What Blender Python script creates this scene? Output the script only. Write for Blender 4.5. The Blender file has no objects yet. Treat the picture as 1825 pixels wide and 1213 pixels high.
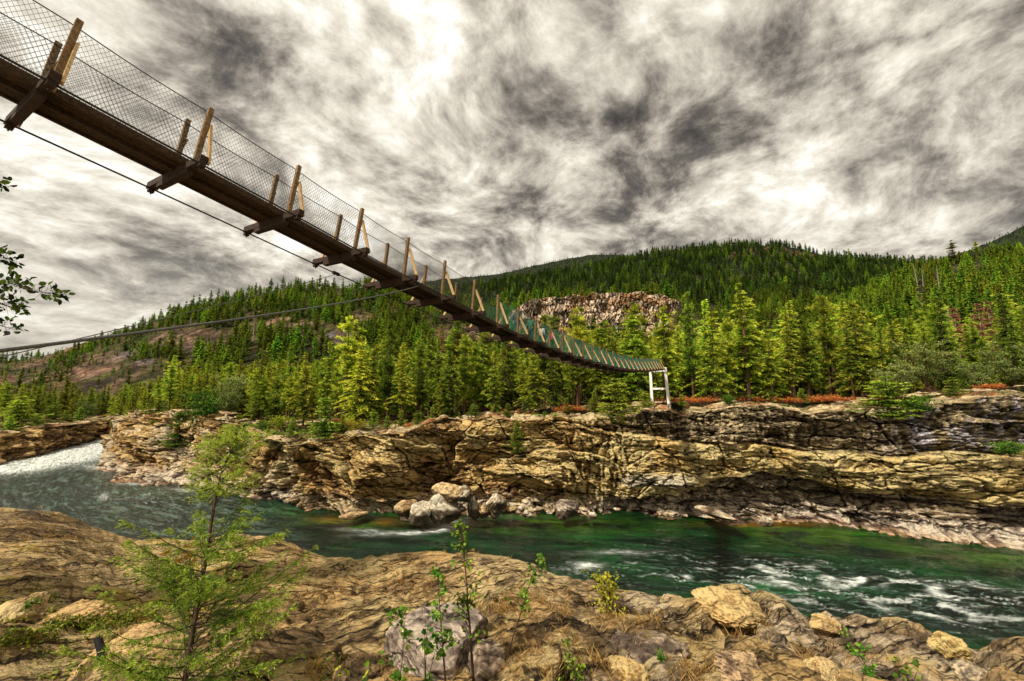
import bpy, math, random
import numpy as np
from mathutils import Vector

# ------------------------------------------------------------------ basics
SC = bpy.context.scene
COL = SC.collection
F, PITCH = 730.0, math.atan(88.5/730.0)
CAMZ = 16.0                                    # river surface is z = 0
CT, ST = math.cos(PITCH), math.sin(PITCH)

def ray(px, py):
    cx = (px-912.5)/F; cy = (606.5-py)/F
    return np.array([cx, CT-cy*ST, ST+cy*CT])
def P(px, py, Y):                              # point on that sight line at distance Y
    r = ray(px, py); return r*(Y/r[1]) + np.array([0, 0, CAMZ])
def G(px, py, z):                              # sight line meets the level z
    r = ray(px, py); return r*((z-CAMZ)/r[2]) + np.array([0, 0, CAMZ])
def proj(X, Y, Z):
    Z = Z-CAMZ
    d = Y*CT+Z*ST; u = -Y*ST+Z*CT
    return 912.5+F*X/d, 606.5-F*u/d
def aof(px, py=695):
    r = ray(px, py); return r[0]/r[1]

def tag(o, label=None, cat=None, group=None, kind=None):
    if label: o['label'] = label
    if cat: o['category'] = cat
    if group: o['group'] = group
    if kind: o['kind'] = kind
    return o
def empty(name, loc=(0, 0, 0), rz=0.0):
    o = bpy.data.objects.new(name, None); COL.objects.link(o)
    o.location = loc; o.rotation_euler = (0, 0, rz); o.empty_display_size = 0.2
    return o
def link(name, me, parent=None, mats=None):
    o = bpy.data.objects.new(name, me)
    COL.objects.link(o)
    if parent: o.parent = parent
    if mats:
        for m in (mats if isinstance(mats, (list, tuple)) else [mats]): me.materials.append(m)
    return o

def np_mesh(name, V, Fc, col=None, smooth=True, mat_idx=None, attrs=None):
    """V (n,3), Fc (m,k) all faces the same size k, or list of arrays"""
    me = bpy.data.meshes.new(name)
    V = np.asarray(V, np.float32)
    fl = Fc if isinstance(Fc, list) else [Fc]
    fl = [np.asarray(f, np.int32) for f in fl if len(f)]
    me.vertices.add(len(V)); me.vertices.foreach_set('co', V.ravel())
    nl = sum(f.size for f in fl); nf = sum(len(f) for f in fl)
    me.loops.add(nl); me.polygons.add(nf)
    me.loops.foreach_set('vertex_index', np.concatenate([f.ravel() for f in fl]))
    tot = np.concatenate([np.full(len(f), f.shape[1], np.int32) for f in fl])
    st = np.concatenate([[0], np.cumsum(tot)[:-1]]).astype(np.int32)
    me.polygons.foreach_set('loop_start', st)
    try: me.polygons.foreach_set('loop_total', tot)
    except Exception: pass
    me.polygons.foreach_set('use_smooth', np.full(nf, smooth))
    if mat_idx is not None: me.polygons.foreach_set('material_index', np.asarray(mat_idx, np.int32))
    if col is not None:
        a = me.color_attributes.new('Col', 'FLOAT_COLOR', 'POINT')
        c = np.ones((len(V), 4), np.float32); c[:, :3] = col
        a.data.foreach_set('color', c.ravel())
    if attrs:
        for k, v in attrs.items():
            a = me.attributes.new(k, 'FLOAT', 'POINT'); a.data.foreach_set('value', np.asarray(v, np.float32).ravel())
    me.update(calc_edges=True)
    return me
def grid_faces(nu, nv):
    i = np.arange(nu-1)[:, None]*nv + np.arange(nv-1)[None, :]
    i = i.ravel()
    return np.stack([i, i+nv, i+nv+1, i+1], 1)

class MB:                                       # collects simple solids into one mesh
    def __init__(s): s.V = []; s.F4 = []; s.F3 = []; s.n = 0
    def add(s, V, F4=None, F3=None):
        V = np.asarray(V, float); s.V.append(V)
        if F4 is not None and len(F4): s.F4.append(np.asarray(F4)+s.n)
        if F3 is not None and len(F3): s.F3.append(np.asarray(F3)+s.n)
        s.n += len(V)
    def box(s, c, ax, ay, az):                  # centre and three half-axis vectors
        c, ax, ay, az = map(np.asarray, (c, ax, ay, az))
        V = [c+i*ax+j*ay+k*az for k in (-1, 1) for j in (-1, 1) for i in (-1, 1)]
        s.add(V, [[0, 2, 3, 1], [4, 5, 7, 6], [0, 1, 5, 4], [2, 6, 7, 3], [0, 4, 6, 2], [1, 3, 7, 5]])
    def bar(s, a, b, w, h, up=(0, 0, 1)):       # rectangular bar between two points
        a, b = np.asarray(a, float), np.asarray(b, float)
        d = (b-a); L = np.linalg.norm(d); d = d/L
        sd = np.cross(d, up); sd /= np.linalg.norm(sd); u = np.cross(sd, d)
        s.box((a+b)/2, d*L/2, sd*w/2, u*h/2)
    def tube(s, pts, rad, k=6):
        pts = np.asarray(pts, float); n = len(pts)
        rad = np.broadcast_to(np.asarray(rad, float), (n,))
        t = np.gradient(pts, axis=0); t /= (np.linalg.norm(t, axis=1)[:, None]+1e-9)
        ref = np.array([0.31, 0.17, 0.93]) if abs(t[0][2]) < .9 else np.array([1., .1, 0])
        a = np.cross(t, ref); a /= np.linalg.norm(a, axis=1)[:, None]; b = np.cross(t, a)
        th = np.arange(k)/k*2*np.pi
        V = pts[:, None]+rad[:, None, None]*(a[:, None]*np.cos(th)[None, :, None]+b[:, None]*np.sin(th)[None, :, None])
        i = np.arange(n-1)[:, None]*k; j = np.arange(k)[None]; j2 = (j+1) % k
        f = np.stack([i+j, i+j2, i+k+j2, i+k+j], -1).reshape(-1, 4)
        s.add(V.reshape(-1, 3), f)
    def mesh(s, name, smooth=False, col=None):
        fl = []
        if s.F4: fl.append(np.concatenate(s.F4))
        if s.F3: fl.append(np.concatenate(s.F3))
        return np_mesh(name, np.concatenate(s.V), fl, col=col, smooth=smooth)
    def build(s, name, mat, parent=None, smooth=False):
        return link(name, s.mesh(name, smooth), parent, mat)

# ------------------------------------------------------------------ noise
def h2(ix, iy, seed=0):
    ix = ix.astype(np.int64); iy = iy.astype(np.int64)
    h = (ix*374761393 + iy*668265263 + seed*1442695041) & 0xFFFFFFFF
    h = ((h ^ (h >> 13))*1274126177) & 0xFFFFFFFF
    h = ((h ^ (h >> 15))*2246822519) & 0xFFFFFFFF
    h = h ^ (h >> 14)
    return (h & 0xFFFFFF)/float(0x1000000)
def vn(x, y, seed=0):
    x, y = np.broadcast_arrays(np.asarray(x, float), np.asarray(y, float))
    ix = np.floor(x); iy = np.floor(y); fx = x-ix; fy = y-iy
    u = fx*fx*fx*(fx*(fx*6-15)+10); v = fy*fy*fy*(fy*(fy*6-15)+10)
    a = h2(ix, iy, seed); b = h2(ix+1, iy, seed); c = h2(ix, iy+1, seed); d = h2(ix+1, iy+1, seed)
    return ((a*(1-u)+b*u)*(1-v)+(c*(1-u)+d*u)*v)*2-1
def fbm(x, y, o=4, seed=0, g=.5):
    x = np.asarray(x, float); y = np.asarray(y, float)
    r = 0; a = 1.; t = 0
    for i in range(o):
        r = r+a*vn(x, y, seed+i*17); t += a; a *= g
        x, y = x*1.6-y*1.2+3.7, x*1.2+y*1.6-1.3
    return r/t*1.5
def ridged(x, y, o=4, seed=0):
    x = np.asarray(x, float); y = np.asarray(y, float)
    r = 0; a = 1.; t = 0
    for i in range(o):
        r = r+a*(1-np.abs(vn(x, y, seed+i*31))*1.6); t += a; a *= .5
        x, y = x*1.6-y*1.2+3.7, x*1.2+y*1.6-1.3
    return r/t
def worley(x, y, seed=0):
    x, y = np.broadcast_arrays(np.asarray(x, float), np.asarray(y, float))
    ix = np.floor(x); iy = np.floor(y)
    f1 = np.full(x.shape, 9.); f2 = np.full(x.shape, 9.); cid = np.zeros(x.shape)
    for i in (-1, 0, 1):
        for j in (-1, 0, 1):
            cx = ix+i; cy = iy+j
            dx = cx+h2(cx, cy, seed)-x; dy = cy+h2(cx, cy, seed+7)-y
            d = np.sqrt(dx*dx+dy*dy); k = h2(cx, cy, seed+13)
            m = d < f1
            f2 = np.where(m, f1, np.minimum(f2, d)); cid = np.where(m, k, cid); f1 = np.where(m, d, f1)
    return f1, f2, cid
def facets(x, y, seed=0):
    """broken rock: every cell is a tilted flat face; returns relief (about -1..1), edge distance, cell value"""
    x, y = np.broadcast_arrays(np.asarray(x, float), np.asarray(y, float))
    ix = np.floor(x); iy = np.floor(y)
    f1 = np.full(x.shape, 9.); f2 = np.full(x.shape, 9.); cid = np.zeros(x.shape); rel = np.zeros(x.shape)
    for i in (-1, 0, 1):
        for j in (-1, 0, 1):
            cx = ix+i; cy = iy+j
            dx = x-cx-h2(cx, cy, seed); dy = y-cy-h2(cx, cy, seed+7)
            d = np.abs(dx)*.75+np.abs(dy)*.75+np.sqrt(dx*dx+dy*dy)*.4; k = h2(cx, cy, seed+13)
            r = (k-.5)*1.1+(h2(cx, cy, seed+21)-.5)*1.7*dx+(h2(cx, cy, seed+29)-.35)*1.9*dy
            m = d < f1
            f2 = np.where(m, f1, np.minimum(f2, d)); cid = np.where(m, k, cid); rel = np.where(m, r, rel); f1 = np.where(m, d, f1)
    return rel, f2-f1, cid
def ss(a, b, x):
    t = np.clip((np.asarray(x, float)-a)/(b-a), 0, 1); return t*t*(3-2*t)
def mixc(a, b, t):
    a = np.asarray(a, float); b = np.asarray(b, float)
    return a+(b-a)*np.clip(t, 0, 1)[..., None]
def capc(c, m=.85):
    return c*np.minimum(1, m/np.maximum(c.max(-1, keepdims=True), 1e-6))
def lin(r, g, b, k=1.0):
    c = np.array([r, g, b])/255.0
    return np.where(c < .04045, c/12.92, ((c+.055)/1.055)**2.4)*k

# ------------------------------------------------------------------ materials
def new_mat(name):
    m = bpy.data.materials.new(name); m.use_nodes = True
    nt = m.node_tree; b = nt.nodes['Principled BSDF']
    return m, nt, b
def N(nt, t, **k):
    n = nt.nodes.new(t)
    for a, v in k.items():
        if a.startswith('i_'):
            n.inputs[a[2:].replace('_', ' ')].default_value = v
        else: setattr(n, a, v)
    return n
def ramp(nt, fac, stops, interp='LINEAR'):
    r = nt.nodes.new('ShaderNodeValToRGB'); r.color_ramp.interpolation = interp
    e = r.color_ramp.elements
    while len(e) < len(stops): e.new(.5)
    for i, (p, c) in enumerate(stops):
        e[i].position = p; e[i].color = (c[0], c[1], c[2], 1) if hasattr(c, '__len__') else (c, c, c, 1)
    nt.links.new(fac, r.inputs[0]); return r
def mul(nt, a, b, fac=1.0):
    m = nt.nodes.new('ShaderNodeMix'); m.data_type = 'RGBA'; m.blend_type = 'MULTIPLY'
    m.inputs[0].default_value = fac
    nt.links.new(a, m.inputs[6]); nt.links.new(b, m.inputs[7]); return m.outputs[2]

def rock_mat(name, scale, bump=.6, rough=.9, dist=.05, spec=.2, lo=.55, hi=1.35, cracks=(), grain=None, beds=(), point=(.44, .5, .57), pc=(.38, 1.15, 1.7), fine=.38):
    """rock: vertex colour, broken up by noise, hairline cracks, a layered grain and shade painted into the hollows, light onto the ridges"""
    m, nt, b = new_mat(name); L = nt.links
    at = N(nt, 'ShaderNodeAttribute', attribute_name='Col')
    tc = N(nt, 'ShaderNodeTexCoord')
    n1 = N(nt, 'ShaderNodeTexNoise'); n1.inputs['Scale'].default_value = scale; n1.inputs['Detail'].default_value = 8
    n1.inputs['Roughness'].default_value = .7
    n2 = N(nt, 'ShaderNodeTexNoise'); n2.inputs['Scale'].default_value = scale*5; n2.inputs['Detail'].default_value = 5
    n2.inputs['Roughness'].default_value = .75
    for n in (n1, n2): L.new(tc.outputs['Object'], n.inputs['Vector'])
    r1 = ramp(nt, n1.outputs[0], [(.3, lo), (.5, .98), (.68, hi)])
    r2 = ramp(nt, n2.outputs[0], [(.34, fine), (.45, 1.0), (.64, 1.45-.5*(fine-.38))])
    c = mul(nt, mul(nt, at.outputs['Color'], r1.outputs[0]), r2.outputs[0], .85)
    H = [(n1.outputs[0], 1.0), (n2.outputs[0], .5)]
    # warped position for the cracks
    wv = N(nt, 'ShaderNodeVectorMath', operation='MULTIPLY_ADD'); L.new(n1.outputs['Color'], wv.inputs[0]); wv.inputs[1].default_value = (.9/scale,)*3; L.new(tc.outputs['Object'], wv.inputs[2])
    for sc_, wid, st, am in cracks:
        mp = N(nt, 'ShaderNodeMapping'); mp.inputs['Scale'].default_value = st; L.new(wv.outputs[0], mp.inputs[0])
        vo = N(nt, 'ShaderNodeTexVoronoi', feature='DISTANCE_TO_EDGE'); vo.inputs['Scale'].default_value = sc_; L.new(mp.outputs[0], vo.inputs['Vector'])
        rr = ramp(nt, vo.outputs['Distance'], [(0, .16), (wid, 1.0)])
        msk = ramp(nt, n1.outputs[0], [(.42, 0), (.56, 1)])
        x = N(nt, 'ShaderNodeMix', data_type='RGBA', blend_type='MULTIPLY')
        fm = N(nt, 'ShaderNodeMath', operation='MULTIPLY'); L.new(msk.outputs[0], fm.inputs[0]); fm.inputs[1].default_value = am; L.new(fm.outputs[0], x.inputs[0])
        L.new(c, x.inputs[6]); L.new(rr.outputs[0], x.inputs[7]); c = x.outputs[2]; H.append((rr.outputs[0], .6*am))
    if grain:
        sc_, st, am = grain
        mp = N(nt, 'ShaderNodeMapping'); mp.inputs['Scale'].default_value = st; mp.inputs['Rotation'].default_value = (0, 0, .35); L.new(wv.outputs[0], mp.inputs[0])
        g = N(nt, 'ShaderNodeTexNoise'); g.inputs['Scale'].default_value = sc_; g.inputs['Detail'].default_value = 5; g.inputs['Roughness'].default_value = .7; L.new(mp.outputs[0], g.inputs['Vector'])
        rr = ramp(nt, g.outputs[0], [(.36, .38), (.45, 1.0), (.60, 1.35)]); c = mul(nt, c, rr.outputs[0], am); H.append((g.outputs[0], .8))
    # bedding planes: warped parallel sheets that open into thin dark fissures where they meet the surface
    nb_ = N(nt, 'ShaderNodeTexNoise'); nb_.inputs['Scale'].default_value = scale*.22; nb_.inputs['Detail'].default_value = 5; nb_.inputs['Roughness'].default_value = .62; L.new(tc.outputs['Object'], nb_.inputs['Vector'])
    for dr_, am_, wd_, st_ in beds:
        dt = N(nt, 'ShaderNodeVectorMath', operation='DOT_PRODUCT'); L.new(tc.outputs['Object'], dt.inputs[0]); dt.inputs[1].default_value = dr_
        ma = N(nt, 'ShaderNodeMath', operation='MULTIPLY_ADD'); L.new(nb_.outputs[0], ma.inputs[0]); ma.inputs[1].default_value = am_; L.new(dt.outputs['Value'], ma.inputs[2])
        pp = N(nt, 'ShaderNodeMath', operation='PINGPONG'); L.new(ma.outputs[0], pp.inputs[0]); pp.inputs[1].default_value = .5
        # the fissure widens and closes along its length
        wm_ = N(nt, 'ShaderNodeMapRange'); L.new(n1.outputs[0], wm_.inputs[0]); wm_.inputs[1].default_value = .40; wm_.inputs[2].default_value = .66; wm_.inputs[3].default_value = 0; wm_.inputs[4].default_value = wd_
        df = N(nt, 'ShaderNodeMath', operation='SUBTRACT'); L.new(pp.outputs[0], df.inputs[0]); L.new(wm_.outputs[0], df.inputs[1])
        rr = ramp(nt, df.outputs[0], [(0, .12), (.035, .95), (.3, 1.06)]); c = mul(nt, c, rr.outputs[0], st_); H.append((rr.outputs[0], .9*st_))
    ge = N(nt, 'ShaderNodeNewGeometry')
    pr = ramp(nt, ge.outputs['Pointiness'], [(point[0], pc[0]), (point[1], pc[1]), (point[2], pc[2])]); c = mul(nt, c, pr.outputs[0])  # local contrast put into the colour: hollows painted shaded, raised edges lit
    # keep the hue and hold the albedo under that of pale stone
    sh = N(nt, 'ShaderNodeSeparateColor', mode='HSV'); L.new(c, sh.inputs[0])
    mv = N(nt, 'ShaderNodeMath', operation='MINIMUM'); L.new(sh.outputs[2], mv.inputs[0]); mv.inputs[1].default_value = .84
    ch = N(nt, 'ShaderNodeCombineColor', mode='HSV'); L.new(sh.outputs[0], ch.inputs[0]); L.new(sh.outputs[1], ch.inputs[1]); L.new(mv.outputs[0], ch.inputs[2])
    L.new(ch.outputs[0], b.inputs['Base Color'])
    acc = None
    for o_, w_ in H:
        ml = N(nt, 'ShaderNodeMath', operation='MULTIPLY'); L.new(o_, ml.inputs[0]); ml.inputs[1].default_value = w_
        if acc is None: acc = ml.outputs[0]
        else:
            ad = N(nt, 'ShaderNodeMath', operation='ADD'); L.new(acc, ad.inputs[0]); L.new(ml.outputs[0], ad.inputs[1]); acc = ad.outputs[0]
    bp = N(nt, 'ShaderNodeBump'); bp.inputs['Strength'].default_value = bump; bp.inputs['Distance'].default_value = dist
    L.new(acc, bp.inputs['Height']); L.new(bp.outputs[0], b.inputs['Normal'])
    b.inputs['Roughness'].default_value = rough; b.inputs['Specular IOR Level'].default_value = spec
    return m

def foliage_mat(name, dark, mid, light, var=.35, trans=.25, hue=.03, scale=None):
    m, nt, b = new_mat(name); L = nt.links
    at = N(nt, 'ShaderNodeAttribute', attribute_name='Col')
    sep = N(nt, 'ShaderNodeSeparateColor'); L.new(at.outputs['Color'], sep.inputs[0])
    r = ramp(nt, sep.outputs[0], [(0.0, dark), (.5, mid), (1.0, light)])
    oi = N(nt, 'ShaderNodeObjectInfo')
    hs = N(nt, 'ShaderNodeHueSaturation')
    mr = N(nt, 'ShaderNodeMapRange'); L.new(oi.outputs['Random'], mr.inputs[0])
    mr.inputs[3].default_value = .5-hue; mr.inputs[4].default_value = .5+hue; L.new(mr.outputs[0], hs.inputs['Hue'])
    wn = N(nt, 'ShaderNodeTexWhiteNoise', noise_dimensions='1D'); L.new(oi.outputs['Random'], wn.inputs['W'])
    mr2 = N(nt, 'ShaderNodeMapRange'); L.new(wn.outputs['Value'], mr2.inputs[0])
    mr2.inputs[3].default_value = 1-var; mr2.inputs[4].default_value = 1+var; L.new(mr2.outputs[0], hs.inputs['Value'])
    L.new(r.outputs[0], hs.inputs['Color'])
    ln = N(nt, 'ShaderNodeTexNoise'); ln.inputs['Scale'].default_value = .035; ln.inputs['Detail'].default_value = 3; L.new(oi.outputs['Location'], ln.inputs['Vector'])
    lm = N(nt, 'ShaderNodeMapRange'); L.new(ln.outputs[0], lm.inputs[0]); lm.inputs[1].default_value = .35; lm.inputs[2].default_value = .65; lm.inputs[3].default_value = .65; lm.inputs[4].default_value = 1.28
    vm = N(nt, 'ShaderNodeMath', operation='MULTIPLY'); L.new(mr2.outputs[0], vm.inputs[0]); L.new(lm.outputs[0], vm.inputs[1]); L.new(vm.outputs[0], hs.inputs['Value'])
    L.new(hs.outputs[0], b.inputs['Base Color'])
    b.inputs['Roughness'].default_value = .75; b.inputs['Specular IOR Level'].default_value = .15
    if trans > 0:
        tr = N(nt, 'ShaderNodeBsdfTranslucent'); L.new(hs.outputs[0], tr.inputs[0])
        mx = N(nt, 'ShaderNodeMixShader'); mx.inputs[0].default_value = trans
        out = nt.nodes['Material Output']
        L.new(b.outputs[0], mx.inputs[1]); L.new(tr.outputs[0], mx.inputs[2]); L.new(mx.outputs[0], out.inputs[0])
    return m

def simple_mat(name, c1, c2, scale=8, rough=.8, bump=.3, metal=0, stretch=(1, 1, 1), spec=.3, dist=.01):
    m, nt, b = new_mat(name); L = nt.links
    tc = N(nt, 'ShaderNodeTexCoord'); mp = N(nt, 'ShaderNodeMapping'); mp.inputs['Scale'].default_value = stretch
    L.new(tc.outputs['Object'], mp.inputs[0])
    n = N(nt, 'ShaderNodeTexNoise'); n.inputs['Scale'].default_value = scale; n.inputs['Detail'].default_value = 6
    n.inputs['Roughness'].default_value = .65
    L.new(mp.outputs[0], n.inputs['Vector'])
    r = ramp(nt, n.outputs[0], [(.3, c1), (.7, c2)]); L.new(r.outputs[0], b.inputs['Base Color'])
    bp = N(nt, 'ShaderNodeBump'); bp.inputs['Strength'].default_value = bump; bp.inputs['Distance'].default_value = dist
    L.new(n.outputs[0], bp.inputs['Height']); L.new(bp.outputs[0], b.inputs['Normal'])
    b.inputs['Roughness'].default_value = rough; b.inputs['Metallic'].default_value = metal
    b.inputs['Specular IOR Level'].default_value = spec
    return m

M = {}
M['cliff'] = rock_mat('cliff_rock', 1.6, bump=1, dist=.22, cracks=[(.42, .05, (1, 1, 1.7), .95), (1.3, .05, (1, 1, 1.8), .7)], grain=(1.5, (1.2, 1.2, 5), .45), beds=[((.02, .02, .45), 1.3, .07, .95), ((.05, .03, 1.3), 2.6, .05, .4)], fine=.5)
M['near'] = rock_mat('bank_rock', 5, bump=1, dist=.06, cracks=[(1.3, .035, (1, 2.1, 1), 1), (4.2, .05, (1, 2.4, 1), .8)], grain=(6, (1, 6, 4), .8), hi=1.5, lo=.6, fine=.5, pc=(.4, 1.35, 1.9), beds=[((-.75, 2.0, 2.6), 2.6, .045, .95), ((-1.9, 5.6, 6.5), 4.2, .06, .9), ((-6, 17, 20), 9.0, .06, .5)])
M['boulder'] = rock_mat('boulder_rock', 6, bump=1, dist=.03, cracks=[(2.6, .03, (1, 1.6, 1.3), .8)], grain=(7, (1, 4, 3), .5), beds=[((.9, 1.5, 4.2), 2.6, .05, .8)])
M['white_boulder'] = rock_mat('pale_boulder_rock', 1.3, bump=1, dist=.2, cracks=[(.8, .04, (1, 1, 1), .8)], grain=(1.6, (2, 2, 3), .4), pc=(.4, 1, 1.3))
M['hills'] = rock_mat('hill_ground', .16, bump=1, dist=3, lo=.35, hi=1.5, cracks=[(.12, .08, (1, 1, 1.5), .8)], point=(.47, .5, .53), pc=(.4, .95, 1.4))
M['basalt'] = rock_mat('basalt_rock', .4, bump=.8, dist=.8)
def wood(name, c1, c2): return simple_mat(name, c1, c2, scale=3, rough=.85, bump=.5, stretch=(6, 6, 6))
M['wood_dark'] = wood('dark_weathered_timber', lin(26, 18, 13), lin(72, 50, 32))
M['wood_deck'] = wood('deck_timber', lin(30, 22, 14), lin(84, 62, 38))
M['wood_post'] = wood('post_timber', lin(62, 44, 28), lin(168, 134, 90))
M['wood_pale'] = wood('pale_brace_timber', lin(160, 125, 80), lin(228, 194, 140))
M['steel'] = simple_mat('steel_cable', lin(38, 36, 34), lin(70, 68, 64), scale=30, rough=.5, metal=.6)
M['guy'] = simple_mat('guy_cable_steel', lin(78, 78, 76), lin(120, 118, 112), scale=60, rough=.45, metal=.5)
M['wire'] = simple_mat('galvanised_wire', lin(50, 48, 44), lin(88, 84, 78), scale=20, rough=.6, metal=.4)
M['wire_green'] = simple_mat('green_coated_wire', lin(20, 84, 66), lin(60, 150, 122), scale=4, rough=.6)
M['tower'] = simple_mat('white_painted_steel', lin(236, 230, 216), lin(250, 247, 238), scale=3, rough=.6, bump=.1)
M['rust'] = simple_mat('dark_stair_steel', lin(40, 34, 26), lin(66, 52, 38), scale=10)
M['trunk'] = simple_mat('bark', lin(50, 36, 26), lin(118, 88, 62), scale=2.5, bump=.6, stretch=(4, 4, .7), dist=.05)
M['trunk_grey'] = simple_mat('grey_dead_wood', lin(110, 98, 88), lin(190, 176, 158), scale=3, bump=.4, stretch=(4, 4, .7))
M['twig'] = simple_mat('twig_bark', lin(44, 32, 24), lin(92, 70, 52), scale=30, bump=.4)
M['char'] = simple_mat('charred_wood', lin(6, 5, 5), lin(22, 19, 17), scale=14, bump=.9, dist=.01)
M['needles'] = foliage_mat('conifer_needles', lin(18, 36, 8), lin(108, 146, 26), lin(232, 234, 78), var=.22, hue=.026)
M['needles_dark'] = foliage_mat('dark_needles', lin(14, 30, 10), lin(70, 100, 22), lin(184, 194, 62), var=.35, hue=.03)
M['needles_hill'] = foliage_mat('hill_needles', lin(18, 44, 12), lin(64, 116, 26), lin(182, 204, 62), var=.5, hue=.03)
M['needles_far'] = foliage_mat('far_needles', lin(14, 32, 12), lin(40, 70, 24), lin(104, 128, 52), var=.35, hue=.02)
M['needles_bright'] = foliage_mat('young_needles', lin(34, 62, 14), lin(104, 142, 32), lin(196, 208, 74), var=.2, hue=.02)
M['leaf_grey'] = foliage_mat('willow_leaves', lin(72, 92, 40), lin(150, 166, 84), lin(222, 222, 140), var=.2)
M['leaf_green'] = foliage_mat('broad_leaves', lin(28, 54, 14), lin(74, 116, 28), lin(150, 178, 56), var=.2, hue=.02)
M['leaf_yellow'] = foliage_mat('yellow_leaves', lin(84, 92, 20), lin(158, 162, 40), lin(222, 210, 76), var=.15)
M['leaf_orange'] = foliage_mat('orange_leaves', lin(150, 84, 16), lin(214, 142, 30), lin(240, 186, 60), var=.15)
M['leaf_red'] = foliage_mat('red_brush_leaves', lin(84, 38, 18), lin(160, 78, 38), lin(216, 140, 70), var=.2)
M['leaf_rust'] = foliage_mat('rust_needles', lin(96, 52, 36), lin(168, 104, 72), lin(216, 168, 132), var=.2)
M['leaf_dark'] = foliage_mat('shaded_leaves', lin(14, 26, 10), lin(36, 60, 18), lin(90, 120, 34), var=.2)
M['juniper'] = foliage_mat('juniper_sprays', lin(36, 56, 14), lin(106, 134, 32), lin(210, 212, 84), var=.05, trans=.3)
M['grass'] = foliage_mat('dry_grass_blades', lin(112, 84, 40), lin(176, 142, 74), lin(226, 200, 124), var=.2)
M['creeper'] = foliage_mat('creeping_leaves', lin(40, 66, 16), lin(92, 128, 36), lin(160, 172, 60), var=.2)
# ------------------------------------------------------------------ tree meshes
def tri_cloud(C, D, S, W, rng, droop=0.0):
    """C centres, D directions (unit), S lengths, W widths -> triangles pointing along D"""
    n = len(C)
    rnd = rng.normal(size=(n, 3)); side = np.cross(D, rnd); side /= (np.linalg.norm(side, axis=1)[:, None]+1e-9)
    a = C-side*W[:, None]/2; b = C+side*W[:, None]/2; c = C+D*S[:, None]
    V = np.stack([a, b, c], 1).reshape(-1, 3); Fc = np.arange(n*3).reshape(-1, 3)
    return V, Fc

def conifer(seed, H=18., R=3.2, wide=1.38, base=.12, layers=46, dens=1.0, droop=.35, irregular=.25, leafs=.34, power=.8, clump=False, flat=.5):
    rng = np.random.default_rng(seed); R = R*wide; layers = int(layers*.50); leafs = leafs*.82
    C = []; D = []; S = []; T = []
    tr = MB(); lean = rng.normal(size=2)*.012*H
    hs = np.linspace(0, 1, 9)
    ax = lambda h: np.stack([lean[0]*h**2, lean[1]*h**2, h*H], -1)
    tr.tube(ax(hs), H*.014*(1-hs)**.8+.015, 7)
    lobes = rng.uniform(0, 6.28, 3); power = power*rng.uniform(.75, 1.25); gaps = rng.uniform(0, 1, 3)*.8+.1; gdir = rng.uniform(0, 6.28, 3)
    for i in range(layers):
        h = base+(1-base)*((i+rng.uniform(-.3, .3))/layers)
        h = min(max(h, base*.8), .995)
        g = 1+irregular*rng.normal()*.7
        prof = (1-h)**power*(ss(base-.12, base+.12, h)*.75+.25)
        Rl = R*prof*max(.35, g)+.12
        nb = int(rng.integers(6, 10)*dens)+1
        a0 = rng.uniform(0, 6.28)
        for j in range(nb):
            a = a0+j*2*np.pi/nb+rng.normal()*.25
            h0 = h; h = min(max(h+rng.normal()*.30*(1-base)/layers, .02), .995)
            L = Rl*rng.uniform(.5, 1.2)*(1+.18*np.sin(a*2+lobes[0]+h*5))
            if rng.random() < .12: L *= .3
            for gq, gd in zip(gaps, gdir):
                if abs(h-gq) < .07 and np.cos(a-gd) > .1: L *= .45
            up = rng.uniform(.0, .25)+h*.45
            n = max(3, int(L/.19))
            t = (np.arange(n)+.6)/n
            dx = np.array([np.cos(a), np.sin(a), 0])
            z = up*t*L*.5-droop*L*t*t
            p = ax(np.array(h))+dx*(t*L)[:, None]+np.array([0, 0, 1])*z[:, None]
            if L > .8: tr.tube(p[::max(1, n//3)][:4] if len(p[::max(1, n//3)]) >= 2 else p[:2], .02+.008*L, 3)
            m = (7 if H > 10 else 5) if not clump else 10
            for q in range(m):
                sp = rng.normal(size=(n, 3))
                sd = np.array([-np.sin(a), np.cos(a), 0])
                lat = rng.uniform(-1, 1, n)
                wdt = (.10+.32*L*(1-t)*.45+.12)
                pc = p+sd*(lat*wdt)[:, None]+sp*(.035 if not clump else .13)-np.array([0, 0, 1])*(np.abs(lat)*.16*L*.3)[:, None]
                dr = dx*.9+sd*(lat*1.1)[:, None]+np.array([0, 0, -.22 if not clump else .35])+sp*.22
                dr = dr/np.linalg.norm(dr, axis=1)[:, None]
                C.append(pc); D.append(dr); S.append(leafs*rng.uniform(.6, 1.35, n))
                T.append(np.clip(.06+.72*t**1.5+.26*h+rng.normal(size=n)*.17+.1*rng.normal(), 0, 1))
    C = np.concatenate(C); D = np.concatenate(D); S = np.concatenate(S); T = np.concatenate(T)
    V, Fc = tri_cloud(C, D, S, S*flat, rng)
    col = np.repeat(T, 3)[:, None]*np.ones(3)
    return V, Fc, col, tr

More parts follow.
